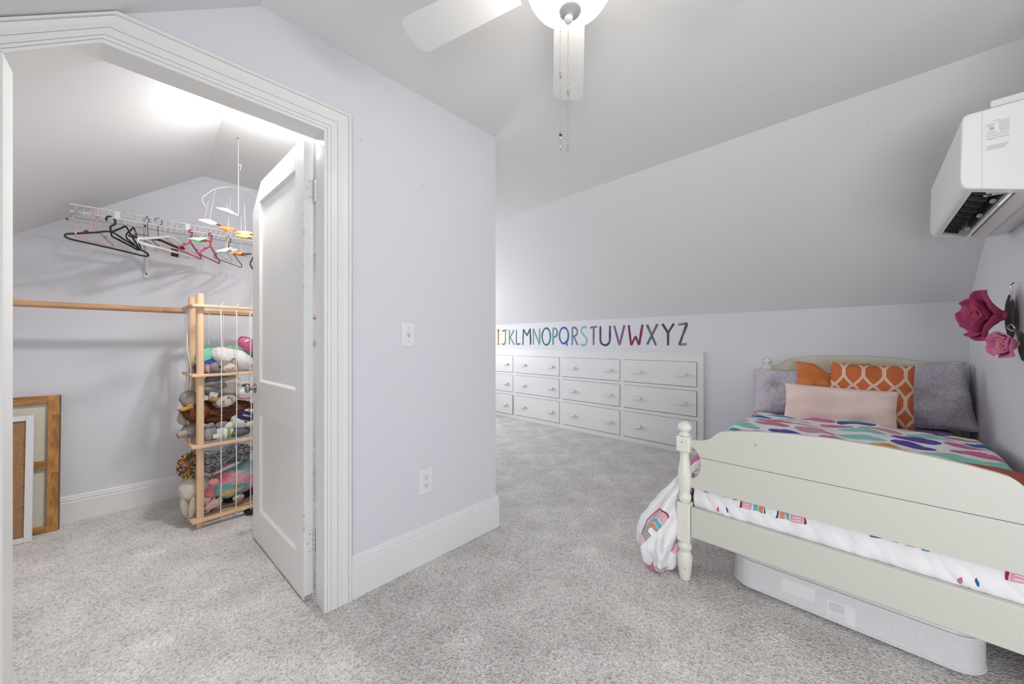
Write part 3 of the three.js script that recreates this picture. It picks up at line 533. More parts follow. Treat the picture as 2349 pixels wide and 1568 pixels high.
const drapeTex = canvasTex(1024, 1024, (g, w) => {
  g.fillStyle = '#f1eff0'; g.fillRect(0, 0, w, w);
  const flower = (x, y, s) => { for (let i = 0; i < 5; i++) { g.strokeStyle = ['#d774a6', '#e29bc0', '#63bcc6'][i % 3]; g.lineWidth = 9 * s; g.beginPath(); g.moveTo(x, y); g.lineTo(x + 44 * s * Math.cos(-2.6 + i * 0.55), y + 44 * s * Math.sin(-2.6 + i * 0.55)); g.stroke(); } };
  for (const [x, y, a, s] of [[650, 480, 0.9, 0.9], [330, 600, -0.4, 1.1], [120, 180, 0.2, 0.9], [900, 760, -0.5, 1.1], [480, 300, 2.4, 0.8]]) { g.save(); g.translate(x, y); g.rotate(a); rainbow(g, 0, 0, s); g.restore(); }
  flower(530, 745, 1.3); flower(470, 760, 1); flower(160, 820, 1); flower(570, 215, 1); flower(740, 660, 1.1);
  g.fillStyle = '#1f5a8c'; g.fillRect(0, 20, w, 34); g.fillStyle = '#fff'; for (let i = 0; i < 34; i++) { g.beginPath(); g.arc(15 + i * 30, 37, 7, 0, 7); g.fill(); }
  g.fillStyle = '#e2b7a4'; g.fillRect(0, 62, w, 26); g.fillStyle = '#b14a3a'; g.fillRect(0, 92, w, 20);
});
const rust = mat('#a9523f', 0.9);
{
  const c = thing('comforter', 'white comforter printed with pastel clouds and rainbows, spread over the bed', 'comforter', [0, 0, BZ]);
  const x0 = 1.795, xe = u => 3.14 - 0.10 * u;          // foot end, and head end as a slightly skewed edge
  const top = (z, x) => 0.578 + 0.020 * N3(z * 5.2, x * 4.1, 0.4) + 0.012 * N3(z * 11, x * 9, 4.4) + 0.022 * Math.exp(-((x - 2.75) ** 2) / 0.25) - 0.01 * Math.abs(z);
  part('cover', sheet((u, v) => {
    const z = 0.525 - u * 1.085, X1 = xe(1 - u), x = x0 + 0.03 + v * (X1 - x0 - 0.03); let y = top(z, x);
    const eL = clamp((-0.47 - z) / 0.09, 0, 1), eF = clamp((x0 + 0.10 - x) / 0.07, 0, 1), eR = clamp((z - 0.48) / 0.05, 0, 1);
    y -= 0.11 * eL * eL + 0.10 * eF * eF + 0.05 * eR * eR;
    return V(x, y, z);
  }, 90, 110, 0.03, (u, v) => [u * 1.085 / 0.95, v * 1.4 / 0.95]), mat([1, 1, 1], 0.88, { map: cloudTex }), c);
  part('foot_drop', sheet((u, v) => {
    const z = -0.49 + u * 1.0, y = 0.27 + v * 0.22, s = 1 - (1 - v) ** 2;
    const fold = 0.006 * N3(z * 7, y * 5, 2.2) + 0.005 * N3(z * 30 + y * 18, y * 14, 7) + 0.008 * Math.max(0, N3(z * 15, y * 3, 5)) + 0.006 * Math.max(0, N3(z * 4, 0.3, 5));
    return V(x0 - 0.024 * Math.sin(Math.PI * clamp(v, 0.05, 0.95)) - fold + 0.012, y + 0.004 * N3(z * 6, 1, 1), z);
  }, 160, 28, 0.02, (u, v) => [0.04 + u * 0.952, v]).rotateY(0), mat([1, 1, 1], 0.82, { map: stripTex }), c, 'foot end printed with rainbows and raindrops');
  // corner that has slid off the bed down to the floor
  const sec = [[0.50, 1.99, -0.50, 0.12, 0.03], [0.455, 1.955, -0.53, 0.145, 0.045], [0.39, 1.90, -0.562, 0.165, 0.06], [0.31, 1.865, -0.60, 0.17, 0.080], [0.23, 1.838, -0.628, 0.175, 0.100], [0.165, 1.815, -0.638, 0.170, 0.108], [0.10, 1.80, -0.640, 0.16, 0.100], [0.055, 1.79, -0.635, 0.14, 0.085], [0.022, 1.782, -0.63, 0.105, 0.06], [0.005, 1.78, -0.628, 0.06, 0.035], [0.002, 1.78, -0.628, 0.004, 0.004]];
  const at = t => { const q = t * (sec.length - 1), i = Math.min(sec.length - 2, Math.floor(q)), f = q - i; return sec[i].map((a, k) => a + (sec[i + 1][k] - a) * f); };
  const nu = 110, nv = 60, P = [], U = [], I = [];
  for (let j = 0; j <= nv; j++) { const [y, cx, cz, rx, rz] = at(j / nv); for (let i = 0; i <= nu; i++) { const a = i / nu * Math.PI * 2, ph = (1 - j / nv), k = 1 + 0.13 * Math.sin(a * 7 + y * 11 + 2 * N3(y * 3, 0, 0)) * (0.55 + 0.45 * ph) + 0.13 * N3(Math.cos(a) * 2.2, Math.sin(a) * 2.2, y * 7) + 0.10 * N3(Math.cos(a) * 5, Math.sin(a) * 5, y * 20); const sg = a === Math.PI * 2 ? 0 : a; P.push(cx + rx * k * Math.cos(sg), Math.max(0.0015, y + 0.008 * N3(Math.cos(a) * 3, Math.sin(a) * 3, y * 9)), cz + rz * k * Math.sin(sg)); U.push(i / nu * 1.1 + 0.12 * (1 - j / nv), (1 - j / nv) * 0.75 + 0.1); } }
  for (let j = 0; j < nv; j++) for (let i = 0; i < nu; i++) { const a = j * (nu + 1) + i, b = a + 1, d = a + nu + 1, e = d + 1; I.push(a, d, b, b, d, e); }
  const g = new THREE.BufferGeometry(); g.setAttribute('position', new THREE.Float32BufferAttribute(P, 3)); g.setAttribute('uv', new THREE.Float32BufferAttribute(U, 2)); g.setIndex(I); g.computeVertexNormals();
  part('fallen_corner', g, mat([1, 1, 1], 0.85, { map: drapeTex, side: THREE.DoubleSide }), c, 'corner of the comforter slipped down to the carpet');
  part('hem_tail', place(cushion(0.10, 0.045, 0.02, { seed: 4, wob: 0.01 }), [1.70, 0.02, -0.655], [-0.9, 0.8, 0.3]), mat('#d58aa6', 0.85), c, 'pink corner lying on the carpet');
  part('folded_edge', sheet((u, v) => {
    const z = 0.53 - u * 0.55, x = 1.86 + v * (0.42 - 0.06 * (1 - u)), r = clamp((v - 0.9) / 0.1, 0, 1), l = clamp((u - 0.85) / 0.15, 0, 1);
    return V(x, 0.628 + 0.016 * N3(z * 7, x * 8, 3) - 0.03 * r * r - 0.03 * l * l - 0.04 * clamp((0.06 - v) / 0.06, 0, 1), z);
  }, 40, 40, 0.03), rust, c, 'rust-red underside of the comforter folded over');
}
// ------------------------------------------------------------------ pillows
const sherpaN = tileNoise(60, 61), sherpaN2 = tileNoise(24, 62), sherpaTex = dataTex(512, (u, v) => { const a = sherpaN(u + 0.03 * sherpaN2(u, v), v), b = sherpaN2(u, v), c = sherpaN(v, u); return 255 * clamp(0.25 + 0.6 * Math.abs(a - 0.5) * 2 + 0.25 * b * c, 0, 1); });
const sherpaCol = dataTex(512, (u, v) => { const a = sherpaN(u, v), k = 0.88 + 0.2 * a; return [214 * k, 206 * k, 217 * k].map(q => clamp(q, 0, 255)); }, true);
const sherpa = mat([1, 1, 1], 0.98, { map: sherpaCol, bumpMap: sherpaTex, bumpScale: 0.005, sheen: 0.4, sheenRoughness: 0.7 });
const FACE = -Math.PI / 2;           // cushions face the foot of the bed
function lay(o, x, y, z, lean, roll = 0, yaw = 0) { o.rotation.order = 'YXZ'; o.position.set(x, y, z); o.rotation.set(-lean, FACE + yaw, roll); return o; }
lay(single('sherpa_pillow', scaleUV(cushion(0.56, 0.37, 0.17, { ear: 0.05, seed: 2, wob: 0.03, pow: 3 }), 2.0, 1.35), sherpa, 'fluffy lavender sherpa pillow on the drawer side of the bed', 'pillow', 'lavender sherpa pillows'), 3.545, 0.70, -0.365, 0.28, 0.02);
lay(single('sherpa_pillow', scaleUV(cushion(0.56, 0.43, 0.18, { ear: 0.05, seed: 7, wob: 0.035, pow: 3 }), 2.0, 1.5), sherpa, 'fluffy lavender sherpa pillow crumpled against the wall beside the bed', 'pillow', 'lavender sherpa pillows'), 3.53, 0.735, 0.205, 0.26, 0.09, 0.04);
const weave = dataTex(256, (() => { const a = tileNoise(128, 71); return (u, v, x, y) => 150 + 50 * ((x >> 1) & 1) * 0.4 + 50 * ((y >> 1) & 1) * 0.4 + 40 * (a(u, v) - 0.5); })());
const medal = canvasTex(512, 512, (g, w) => { g.fillStyle = '#cc7238'; g.fillRect(0, 0, w, w); g.strokeStyle = '#dfb084'; for (const [x, y] of [[256, 250], [0, 0], [512, 0], [0, 512], [512, 512], [30, 250], [490, 260], [256, 0], [256, 510]]) for (let r = 14; r < 100; r += 17) { g.lineWidth = 5; g.setLineDash([9, 6]); g.beginPath(); g.ellipse(x, y, r, r * 0.8, 0, 0, 7); g.stroke(); } });
lay(single('throw_pillow', cushion(0.40, 0.40, 0.13, { ear: 0.06, dip: 0.07, seed: 12 }), mat([1, 1, 1], 0.85, { map: medal, bumpMap: weave, bumpScale: 0.001 }), 'orange throw pillow with tan medallions, its top dented', 'pillow'), 3.41, 0.755, -0.165, 0.22, 0.0);
const trellis = canvasTex(1024, 1024, (g, w) => {
  g.fillStyle = '#cb6c3c'; g.fillRect(0, 0, w, w);
  const path = (s, dx) => { g.beginPath(); for (let y = -10; y <= w + 10; y += 6) { const q = Math.sin((y + 60) / 900 * Math.PI * 2), x = dx + s * Math.sign(q) * Math.pow(Math.abs(q), 0.85) * 128; y > -10 ? g.lineTo(x, y) : g.moveTo(x, y); } };
  const line = (s, dx) => { g.strokeStyle = '#ecd8c4'; g.lineWidth = 36; path(s, dx); g.stroke(); g.strokeStyle = '#d9ab8b'; g.lineWidth = 18; g.setLineDash([8, 6]); path(s, dx); g.stroke(); g.setLineDash([]); };
  for (let k = -1; k <= 5; k++) { line(1, 60 + k * 246); line(-1, 60 + k * 246); }
});
lay(single('throw_pillow', cushion(0.39, 0.40, 0.14, { ear: 0.03, seed: 15, pow: 3 }), mat([1, 1, 1], 0.85, { map: trellis, bumpMap: weave, bumpScale: 0.001 }), 'orange throw pillow with cream embroidered trellis pattern', 'pillow'), 3.275, 0.755, 0.03, 0.24, -0.02);
const blush = dataTex(256, (() => { const a = tileNoise(6, 81), b = tileNoise(90, 82); return (u, v) => { const k = 0.96 + 0.06 * a(u, v) + 0.03 * b(u, v); return [238 * k, 214 * k, 205 * k].map(q => clamp(q, 0, 255)); }; })(), true);
lay(single('lumbar_pillow', cushion(0.545, 0.26, 0.12, { ear: 0.035, seed: 19, pow: 3.4, wob: 0.005 }), mat([1, 1, 1], 0.9, { map: blush, sheen: 0.5, sheenRoughness: 0.5 }), 'long blush pink velvet lumbar pillow in front of the others', 'pillow'), 3.125, 0.675, -0.122, 0.22, -0.02);

// ------------------------------------------------------------------ spare mattress under the bed
const quilt = canvasTex(1024, 256, (g, w, h) => { g.fillStyle = '#e4e3e4'; g.fillRect(0, 0, w, h); const r = rng(5); g.fillStyle = 'rgba(185,185,192,0.55)'; for (let j = 0; j < 14; j++) { const y = 20 + j * 17; for (let x = 0; x < w; x += 16) if (r() > 0.25) g.fillRect(x, y + (r() - 0.5) * 2, 7 + r() * 5, 2.4); } g.fillStyle = '#efefee'; g.fillRect(270, 70, 150, 90); g.fillRect(470, 100, 110, 140); g.fillStyle = 'rgba(130,135,155,0.2)'; g.fillRect(478, 110, 60, 60); g.fillStyle = 'rgba(130,130,140,0.5)'; for (let i = 0; i < 5; i++) g.fillRect(480, 185 + i * 10, 70, 2); });
{
  const m = thing('crib_mattress', 'white quilted crib mattress in clear plastic pushed under the bed', 'mattress', [0, 0, 0]);
  const s = new THREE.Shape(), x0 = 1.862, x1 = 3.1, z0 = -0.435, z1 = 0.29, r = 0.085;
  s.moveTo(x0 + r, z0); s.lineTo(x1 - r, z0); s.absarc(x1 - r, z0 + r, r, -Math.PI / 2, 0); s.lineTo(x1, z1 - r); s.absarc(x1 - r, z1 - r, r, 0, Math.PI / 2); s.lineTo(x0 + r, z1); s.absarc(x0 + r, z1 - r, r, Math.PI / 2, Math.PI); s.lineTo(x0, z0 + r); s.absarc(x0 + r, z0 + r, r, Math.PI, Math.PI * 1.5);
  const g = prism(s, 'y', 0.004, 0.145, [], 0.014);
  const P = g.attributes.position, u = new Float32Array(P.count * 2); for (let i = 0; i < P.count; i++) { u[i * 2] = (P.getZ(i) + 0.44 + (P.getX(i) - x0)) / 0.74; u[i * 2 + 1] = P.getY(i) / 0.15; } g.setAttribute('uv', new THREE.BufferAttribute(u, 2));
  part('cover', g, mat([1, 1, 1], 0.55, { map: quilt, clearcoat: 0.35, clearcoatRoughness: 0.25 }), m);
  for (const y of [0.018, 0.13]) { const pts = s.getPoints(10).filter((p, i, a) => (!i || p.distanceTo(a[i - 1]) > 1e-3) && (i < a.length - 1 || p.distanceTo(a[0]) > 1e-3)).map(p => [p.x, y, p.y]); part('piping', tube(pts.map(([x, yy, z]) => [x + (x < 2.4 ? -0.001 : 0.001), yy, z]), 0.0035, 160, 6, true), mat([0.80, 0.80, 0.81], 0.6), m); }
}
// ------------------------------------------------------------------ closet lamp
{
  const f = thing('closet_lamp', 'small white two-bulb lamp on the closet ceiling', 'ceiling lamp', [0.43, CE, -2.165]);
  const white = mat([0.85, 0.85, 0.83], 0.4);
  part('base', lathe([[0, 0], [0.07, 0], [0.07, -0.015], [0.055, -0.03], [0, -0.03]].reverse(), 32), white, f);
  for (const [x, z] of [[-0.038, 0.028], [0.038, -0.028]]) {
    part('socket', lathe([[0, -0.028], [0.02, -0.028], [0.02, -0.055], [0, -0.055]].reverse(), 20).translate(x, 0, z), white, f);
    part('bulb', lathe([[0.013, -0.055], [0.016, -0.07], [0.027, -0.09], [0.031, -0.11], [0.026, -0.13], [0.012, -0.141], [0, -0.143]].reverse(), 24).translate(x, 0, z), mat([1, 1, 1], 0.4, { emissive: new THREE.Color(1, 0.98, 0.95), emissiveIntensity: 4 }), f, 'glowing bulb');
    const l = new THREE.PointLight(new THREE.Color(1, 0.99, 0.975), CLOSET_LIGHT); l.position.set(x, -0.105, z); l.castShadow = true; l.shadow.radius = 1.5; f.add(l);
    const sp = new THREE.SpotLight(new THREE.Color(1, 0.99, 0.975), CLOSET_SPOT, 0, 1.35, 0.9); sp.position.set(x, -0.15, z); sp.target.position.set(x, -1.5, z); sp.castShadow = true; sp.shadow.radius = 1.5; f.add(sp, sp.target);
  }
}
// ------------------------------------------------------------------ wire shelf
const SHY = 1.866, SHZ = -3.16, LIPY = 1.826;
{
  const s = thing('wire_shelf', 'white ventilated wire shelf on the closet back wall', 'wire shelf');
  const w = mat([0.80, 0.80, 0.79], 0.35), x0 = -0.295, x1 = 1.30;
  for (const [y, z] of [[SHY, SHZ], [LIPY, SHZ], [SHY, ZC + 0.008]]) part('rail', merge([rod([x0, y, z], [x1, y, z], 0.0042, 10), new THREE.SphereGeometry(0.006, 10, 8).translate(x0, y, z)]), w, s);
  for (const z of [-3.26, -3.36]) part('rail', rod([x0 + 0.02, SHY - 0.005, z], [x1, SHY - 0.005, z], 0.003, 8), w, s);
  const g = merge([rod([0, SHY, SHZ], [0, SHY, ZC + 0.008], 0.0017, 6), rod([0, SHY, SHZ], [0, LIPY, SHZ], 0.0017, 6)]);
  for (let i = 0, x = x0 + 0.02; x < x1; i++, x += 0.0275) { const o = part('deck_wire', g, w, s); o.position.x = x; }
  for (const x of [-0.12, 0.19]) part('rail_clip', rbx(0.026, 0.046, 0.008, x, (SHY + LIPY) / 2, SHZ, 0.003), w, s);
  const br = part('brace', merge([rod([-0.004, 1.855, SHZ - 0.01], [0.002, 1.565, ZC + 0.012], 0.010, 12)]), w, s, 'diagonal support brace');
  part('brace_foot', merge([rbx(0.03, 0.055, 0.008, 0.002, 1.553, ZC + 0.004, 0.004)]), w, br);
  part('screw', new THREE.CylinderGeometry(0.005, 0.005, 0.003, 10).rotateX(Math.PI / 2).translate(0.002, 1.553, ZC + 0.009), M.slot, br);
  part('screw', new THREE.CylinderGeometry(0.004, 0.004, 0.02, 10).rotateX(Math.PI / 2).translate(-0.004, 1.815, SHZ - 0.03), M.slot, br);
}
{
  const tx = canvasTex(128, 512, (g, w, h) => { g.fillStyle = '#d8cdbd'; g.fillRect(0, 0, w, h); g.fillStyle = '#9a4f3c'; g.fillRect(0, 430, w, 82); g.fillStyle = '#4a443c'; for (let i = 0; i < 11; i++) g.fillRect(20 + (i % 3) * 12, 40 + i * 34, 70 - (i % 4) * 12, 14); });
  const o = single('paper_tag', place(rbx(0.014, 0.075, 0.002, 0, -0.0375, 0, 0.0008), [0, 0, 0], [0, 0, 0]), mat([1, 1, 1], 0.7, { map: tx }), 'narrow printed paper tag dangling from the end of the wire shelf', 'tag'); o.position.set(-0.268, 1.829, SHZ + 0.010); o.rotation.set(0.15, -0.5, -0.75);
}
// ------------------------------------------------------------------ clothes hangers
{
  const hookPts = (R, neck) => { const p = []; for (let i = 0; i <= 10; i++) { const a = Math.PI * (1.12 - i / 10 * 1.12) ; p.push([-Math.cos(a) * -R, R * Math.sin(a) - R, 0]); } const q = p.map(v => [v[0], v[1], 0]); q.push([R * 0.86, -R * 1.75, 0], [0, -R * 2.5, 0], [0, -neck, 0]); return q; };
  function hanger(label, x, onTop, turn, { w = 0.4, drop = 0.105, r = 0.0045, body, hook = body, hr = r, neck = 0.085, bar = true, flat = false, notch = false, clips = false, tagged = false, tilt = 0, R = 0.019 }) {
    const t = thing('clothes_hanger', label, 'hanger', [x, onTop ? SHY + 0.006 : LIPY + 0.006, SHZ], turn, 'hangers on the wire shelf');
    t.rotation.z = tilt;
    const hk = hookPts(R, neck); const off = 0;
    part('hook', tube(hk, hr, 40, 8), hook, t);
    const yN = -neck, yB = -neck - drop, h = w / 2, loop = [[0, yN, 0], [h * 0.35, yN - drop * 0.28, 0], [h * 0.8, yN - drop * 0.66, 0], [h * 0.97, yB + 0.018, 0], [h * 0.985, yB + 0.006, 0], [h * 0.93, yB, 0], [h * 0.4, yB - 0.001, 0], [0, yB - 0.001, 0], [-h * 0.4, yB - 0.001, 0], [-h * 0.93, yB, 0], [-h * 0.985, yB + 0.006, 0], [-h * 0.97, yB + 0.018, 0], [-h * 0.8, yN - drop * 0.66, 0], [-h * 0.35, yN - drop * 0.28, 0]];
    const g = bar ? tube(loop, r, 110, 8, true) : tube([...loop.slice(10).reverse().reverse(), ...loop.slice(0, 5)], r, 70, 8);
    if (flat) g.scale(1, 1, 0.55);
    part('shoulders', g, body, t);
    if (notch) for (const q of [-1, 1]) part('notch', new THREE.TorusGeometry(0.008, r * 0.7, 6, 14, Math.PI * 1.4).translate(q * h * 0.55, yN - drop * 0.40, 0), body, t);
    if (clips) for (const q of [-1, 1]) part('clip', rbx(0.022, 0.035, 0.012, q * h * 0.7, yB - 0.012, 0, 0.003), M.chrome, t);
    if (tagged) part('tag', rbx(0.045, 0.05, 0.001, h * 0.6, yB - 0.03, 0.004, 0.0004), M.dark, t, 'black card tag');
    return t;
  }
  const pk = mat('#e3b0b0', 0.45), dk = mat('#27302f', 0.4), bk = mat([0.012, 0.012, 0.013], 0.85), cr = mat('#ddd6cf', 0.5), hp = mat('#c93d66', 0.4), br = mat('#4a2d24', 0.5), wh = mat('#dcd6d2', 0.5), gy = mat('#77797a', 0.4, { metalness: 0.6 }), wr = mat('#5d4a46', 0.5);
  hanger('pale pink plastic child hanger nearest the free end of the shelf', -0.205, 0, 1.08, { w: 0.27, drop: 0.075, body: pk, r: 0.0042, notch: true, neck: 0.085 });
  hanger('large charcoal green plastic hanger beside the pale pink one', -0.145, 0, 0.75, { w: 0.43, drop: 0.095, body: dk, r: 0.0052, notch: true, neck: 0.09, R: 0.023 });
  hanger('black velvet hanger with silver hook, next to the charcoal one', -0.085, 1, 1.28, { w: 0.36, drop: 0.10, body: bk, hook: M.chrome, hr: 0.0018, r: 0.006, flat: true, neck: 0.085 });
  hanger('black velvet hanger with silver hook, next to the shelf brace', -0.052, 1, 1.42, { w: 0.36, drop: 0.10, body: bk, hook: M.chrome, hr: 0.0018, r: 0.006, flat: true, neck: 0.085 });
  hanger('grey metal clip hanger hooked at the shelf brace', 0.008, 1, 1.25, { w: 0.34, drop: 0.04, body: gy, r: 0.0028, neck: 0.12, clips: true, R: 0.016 });
  hanger('dark brown wooden hanger with a black card tag', 0.055, 1, 0.62, { w: 0.30, drop: 0.03, body: br, hook: gy, hr: 0.0025, r: 0.008, neck: 0.135, bar: false, tagged: true });
  hanger('cream flocked hanger behind its twin', 0.085, 1, 0.98, { w: 0.43, drop: 0.085, body: cr, hook: M.chrome, hr: 0.002, r: 0.0075, flat: true, neck: 0.115 });
  hanger('cream flocked hanger with black-tipped neighbour beside it', 0.115, 1, 0.80, { w: 0.43, drop: 0.09, body: cr, hook: M.chrome, hr: 0.002, r: 0.0075, flat: true, neck: 0.105 });
  hanger('hot pink plastic hanger beside the cream ones', 0.205, 0, 1.12, { w: 0.29, drop: 0.075, body: hp, r: 0.0048, notch: true, neck: 0.085 });
  hanger('hot pink plastic hanger beside the white one', 0.305, 0, 1.12, { w: 0.29, drop: 0.085, body: hp, r: 0.0048, notch: true, neck: 0.09 });
  hanger('white plastic hanger on the door end of the shelf', 0.385, 0, 1.16, { w: 0.26, drop: 0.065, body: wh, r: 0.0042, neck: 0.09 });
  hanger('brown wire hanger with a bare loop behind the white one', 0.405, 0, 0.95, { w: 0.32, drop: 0.10, body: wr, r: 0.0028, neck: 0.085 });
  hanger('black velvet hanger by the door edge', 0.545, 0, 1.3, { w: 0.34, drop: 0.09, body: bk, hook: M.chrome, hr: 0.0018, r: 0.006, flat: true, neck: 0.12 });
}
// ------------------------------------------------------------------ hanging rod
single('closet_rod', (() => { const g = rod([XKL, 1.30, -3.2], [XC - 0.096, 1.30, -3.2], 0.018, 20); scaleUV(g, 0.12, 2.2); const u = g.attributes.uv; for (let i = 0; i < u.count; i++) u.setXY(i, u.getY(i), u.getX(i)); return g; })(), M.dowel, 'round wooden closet rod across the back of the closet', 'rod');

// ------------------------------------------------------------------ canvas and frame leaning on the back wall
{
  const c = thing('stretched_canvas', 'stretched canvas seen from its oak-barred back, leaning in the closet', 'canvas', [-0.358, 0.002, -3.352]);
  c.rotation.x = -0.085;
  const W = 0.56, H = 0.782, B = 0.045, T = 0.022;
  const bar = (name, w, h, x, y) => { const g = rbx(w, h, T, x, y, -T / 2, 0.002); uvFrom(g, w > h ? 'x' : 'y', w > h ? 'y' : 'x', 3); part(name, g, M.oak, c); };
  bar('stretcher_bar', B, H, -B / 2, H / 2); bar('stretcher_bar', B, H, -W + B / 2, H / 2); bar('stretcher_bar', W - 2 * B, B, -W / 2, H - B / 2); bar('stretcher_bar', W - 2 * B, B * 0.8, -W / 2, B * 0.4); bar('cross_bar', W - 2 * B, 0.042, -W / 2, 0.385);
  const r = rng(9), lin = mat([1, 1, 1], 0.9, { map: canvasTex(256, 256, (g, w) => { g.fillStyle = '#e2dccb'; g.fillRect(0, 0, w, w); const q = rng(4); for (let i = 0; i < 60; i++) { g.fillStyle = `rgba(150,130,95,${0.06 + q() * 0.1})`; g.fillRect(q() * w, q() * w, 2 + q() * 5, 1 + q() * 3); } g.fillStyle = '#5a4a34'; g.fillRect(168, 120, 9, 3); g.fillRect(172, 118, 4, 6); }) });
  part('canvas_sheet', bx(W - 0.004, H - 0.004, 0.0025, -W / 2, H / 2, -T - 0.001), lin, c, 'unprimed cream canvas');
  part('canvas_edge', merge(Array.from({ length: 40 }, (_, i) => bx(0.0022, H / 40 * 0.98, T + 0.004 + 0.003 * r(), 0.0006, H / 40 * (i + 0.5), -T / 2 - 0.001))), mat('#6d5b42', 0.9), c, 'dark frayed canvas edge');
  const f = thing('picture_frame', 'white picture frame seen from its brown backing, propped on the canvas', 'picture frame', [-0.440, 0.002, -3.262]);
  f.rotation.x = -0.09;
  const w2 = 0.42, h2 = 0.685, b2 = 0.027, wm = mat([0.80, 0.81, 0.83], 0.4);
  for (const [w, h, x, y] of [[b2, h2, -b2 / 2, h2 / 2], [b2, h2, -w2 + b2 / 2, h2 / 2], [w2 - 2 * b2, b2, -w2 / 2, h2 - b2 / 2], [w2 - 2 * b2, b2, -w2 / 2, b2 / 2]]) part('frame_bar', rbx(w, h, 0.018, x, y, -0.009, 0.0015), wm, f);
  part('backing_board', bx(w2 - 2 * b2, h2 - 2 * b2, 0.003, -w2 / 2, h2 / 2, -0.010), mat([1, 1, 1], 0.85, { map: dataTex(128, (() => { const a = tileNoise(64, 91); return (u, v) => { const k = 0.93 + 0.14 * a(u, v); return [166 * k, 124 * k, 88 * k]; }; })(), true) }), f, 'brown hardboard backing');
  for (const y of [0.19, 0.30, 0.42, 0.53]) part('turn_pin', bx(0.007, 0.003, 0.003, -b2 - 0.004, y, -0.0075), M.dark, f);
}
// ------------------------------------------------------------------ paper mobile
{
  const m = thing('paper_mobile', 'wire mobile of curled paper birds hung from the closet ceiling', 'mobile', [0.385, CE, -2.66]);
  const wire = mat([0.78, 0.78, 0.78], 0.3, { metalness: 0.6 }), thread = mat([0.85, 0.85, 0.86], 0.6);
  part('ceiling_hook', new THREE.CylinderGeometry(0.004, 0.006, 0.006, 10).translate(0, -0.003, 0), M.nickel, m);
  part('string', rod([0, -0.004, 0], [0, -0.30, 0], 0.0008, 5), thread, m);
  part('stem', merge([rod([0, -0.17, 0], [0, -0.455, 0.004], 0.0013, 8), tube([[0, -0.165, 0], [0.012, -0.155, 0], [0.008, -0.19, 0]], 0.0015, 14, 6)]), wire, m);
  part('long_arm', tube([[-0.165, -0.41, 0.03], [-0.11, -0.345, 0.02], [-0.03, -0.305, 0.005], [0.05, -0.30, -0.01], [0.16, -0.36, -0.03]], 0.0009, 40, 6), wire, m);
  part('cross_arm', tube([[-0.015, -0.29, 0.03], [0.0, -0.305, 0], [0.035, -0.33, -0.05]], 0.0009, 20, 6), wire, m);
  part('drop_arm', tube([[-0.165, -0.41, 0.03], [-0.165, -0.43, 0.03], [-0.15, -0.46, 0.03]], 0.0009, 14, 6), wire, m);
  // x, y, z offset, body colour, inner colour, turn
  const birds = [[-0.055, -0.456, 0.02, '#dfe3e3', '#9a4a36', 0.1], [-0.135, -0.542, 0.03, '#e2c6bd', '#8a5348', 0.2], [-0.045, -0.548, -0.02, '#d5752c', '#4d4d4a', 0.15], [0.040, -0.553, -0.03, '#e2bd80', '#7d6242', 0.2], [0.034, -0.583, 0.01, '#d9a75a', '#8a6a3a', 0.05], [-0.172, -0.646, 0.02, '#8cc486', '#a85a4c', 0.1], [-0.055, -0.683, 0.01, '#dfe5e8', '#b79a44', 0.25], [0.018, -0.685, -0.02, '#d06f2d', '#5d5d58', 0.15]];
  birds.forEach(([x, y, z, c1, c2, t], i) => {
    const col = mat(c1, 0.7, { side: THREE.DoubleSide }), inn = mat(c2, 0.7);
    // curled paper: a cone-like roll with a pointed flap
    const K = (g) => place(g, [x, y, z], [0.3 * i, t, -0.12 + 0.05 * (i % 3)]);
    const g = sheet((u, v) => { const a = -2.2 + u * 4.6, r = 0.0025 + 0.0125 * Math.pow(v, 0.8) * (1 + 0.25 * N3(i, u * 3, v)), flap = (1 - Math.abs(u * 2 - 1)) * 0; return V(-0.05 + v * 0.062 + 0.018 * Math.sin(u * 9 + i) * v, r * Math.cos(a) - 0.0015, r * Math.sin(a)); }, 22, 10, 0.0006);
    const b = part('paper_bird', K(g), col, m);
    part('bird_roll', K(rod([-0.004, -0.001, 0.001], [0.020, 0.001, -0.001], 0.0065, 12, 0.0085)), inn, b);
    part('bird_tail', K(sheet((u, v) => V(0.018 + v * 0.034, 0.004 * Math.sin(u * 7 + i) - 0.004 * v, (u - 0.5) * 0.016 * (1 - 0.5 * v)), 10, 6, 0.0006)), i % 2 ? inn : col, b);
    const up = i === 0 ? -0.40 : y + 0.09; part('thread', rod([x, y + 0.008, z], [x * (i ? 0.8 : 1), i === 0 ? y + 0.05 : -0.32 - 0.02 * i, z * 0.6], 0.0004, 4), thread, b);
  });
}
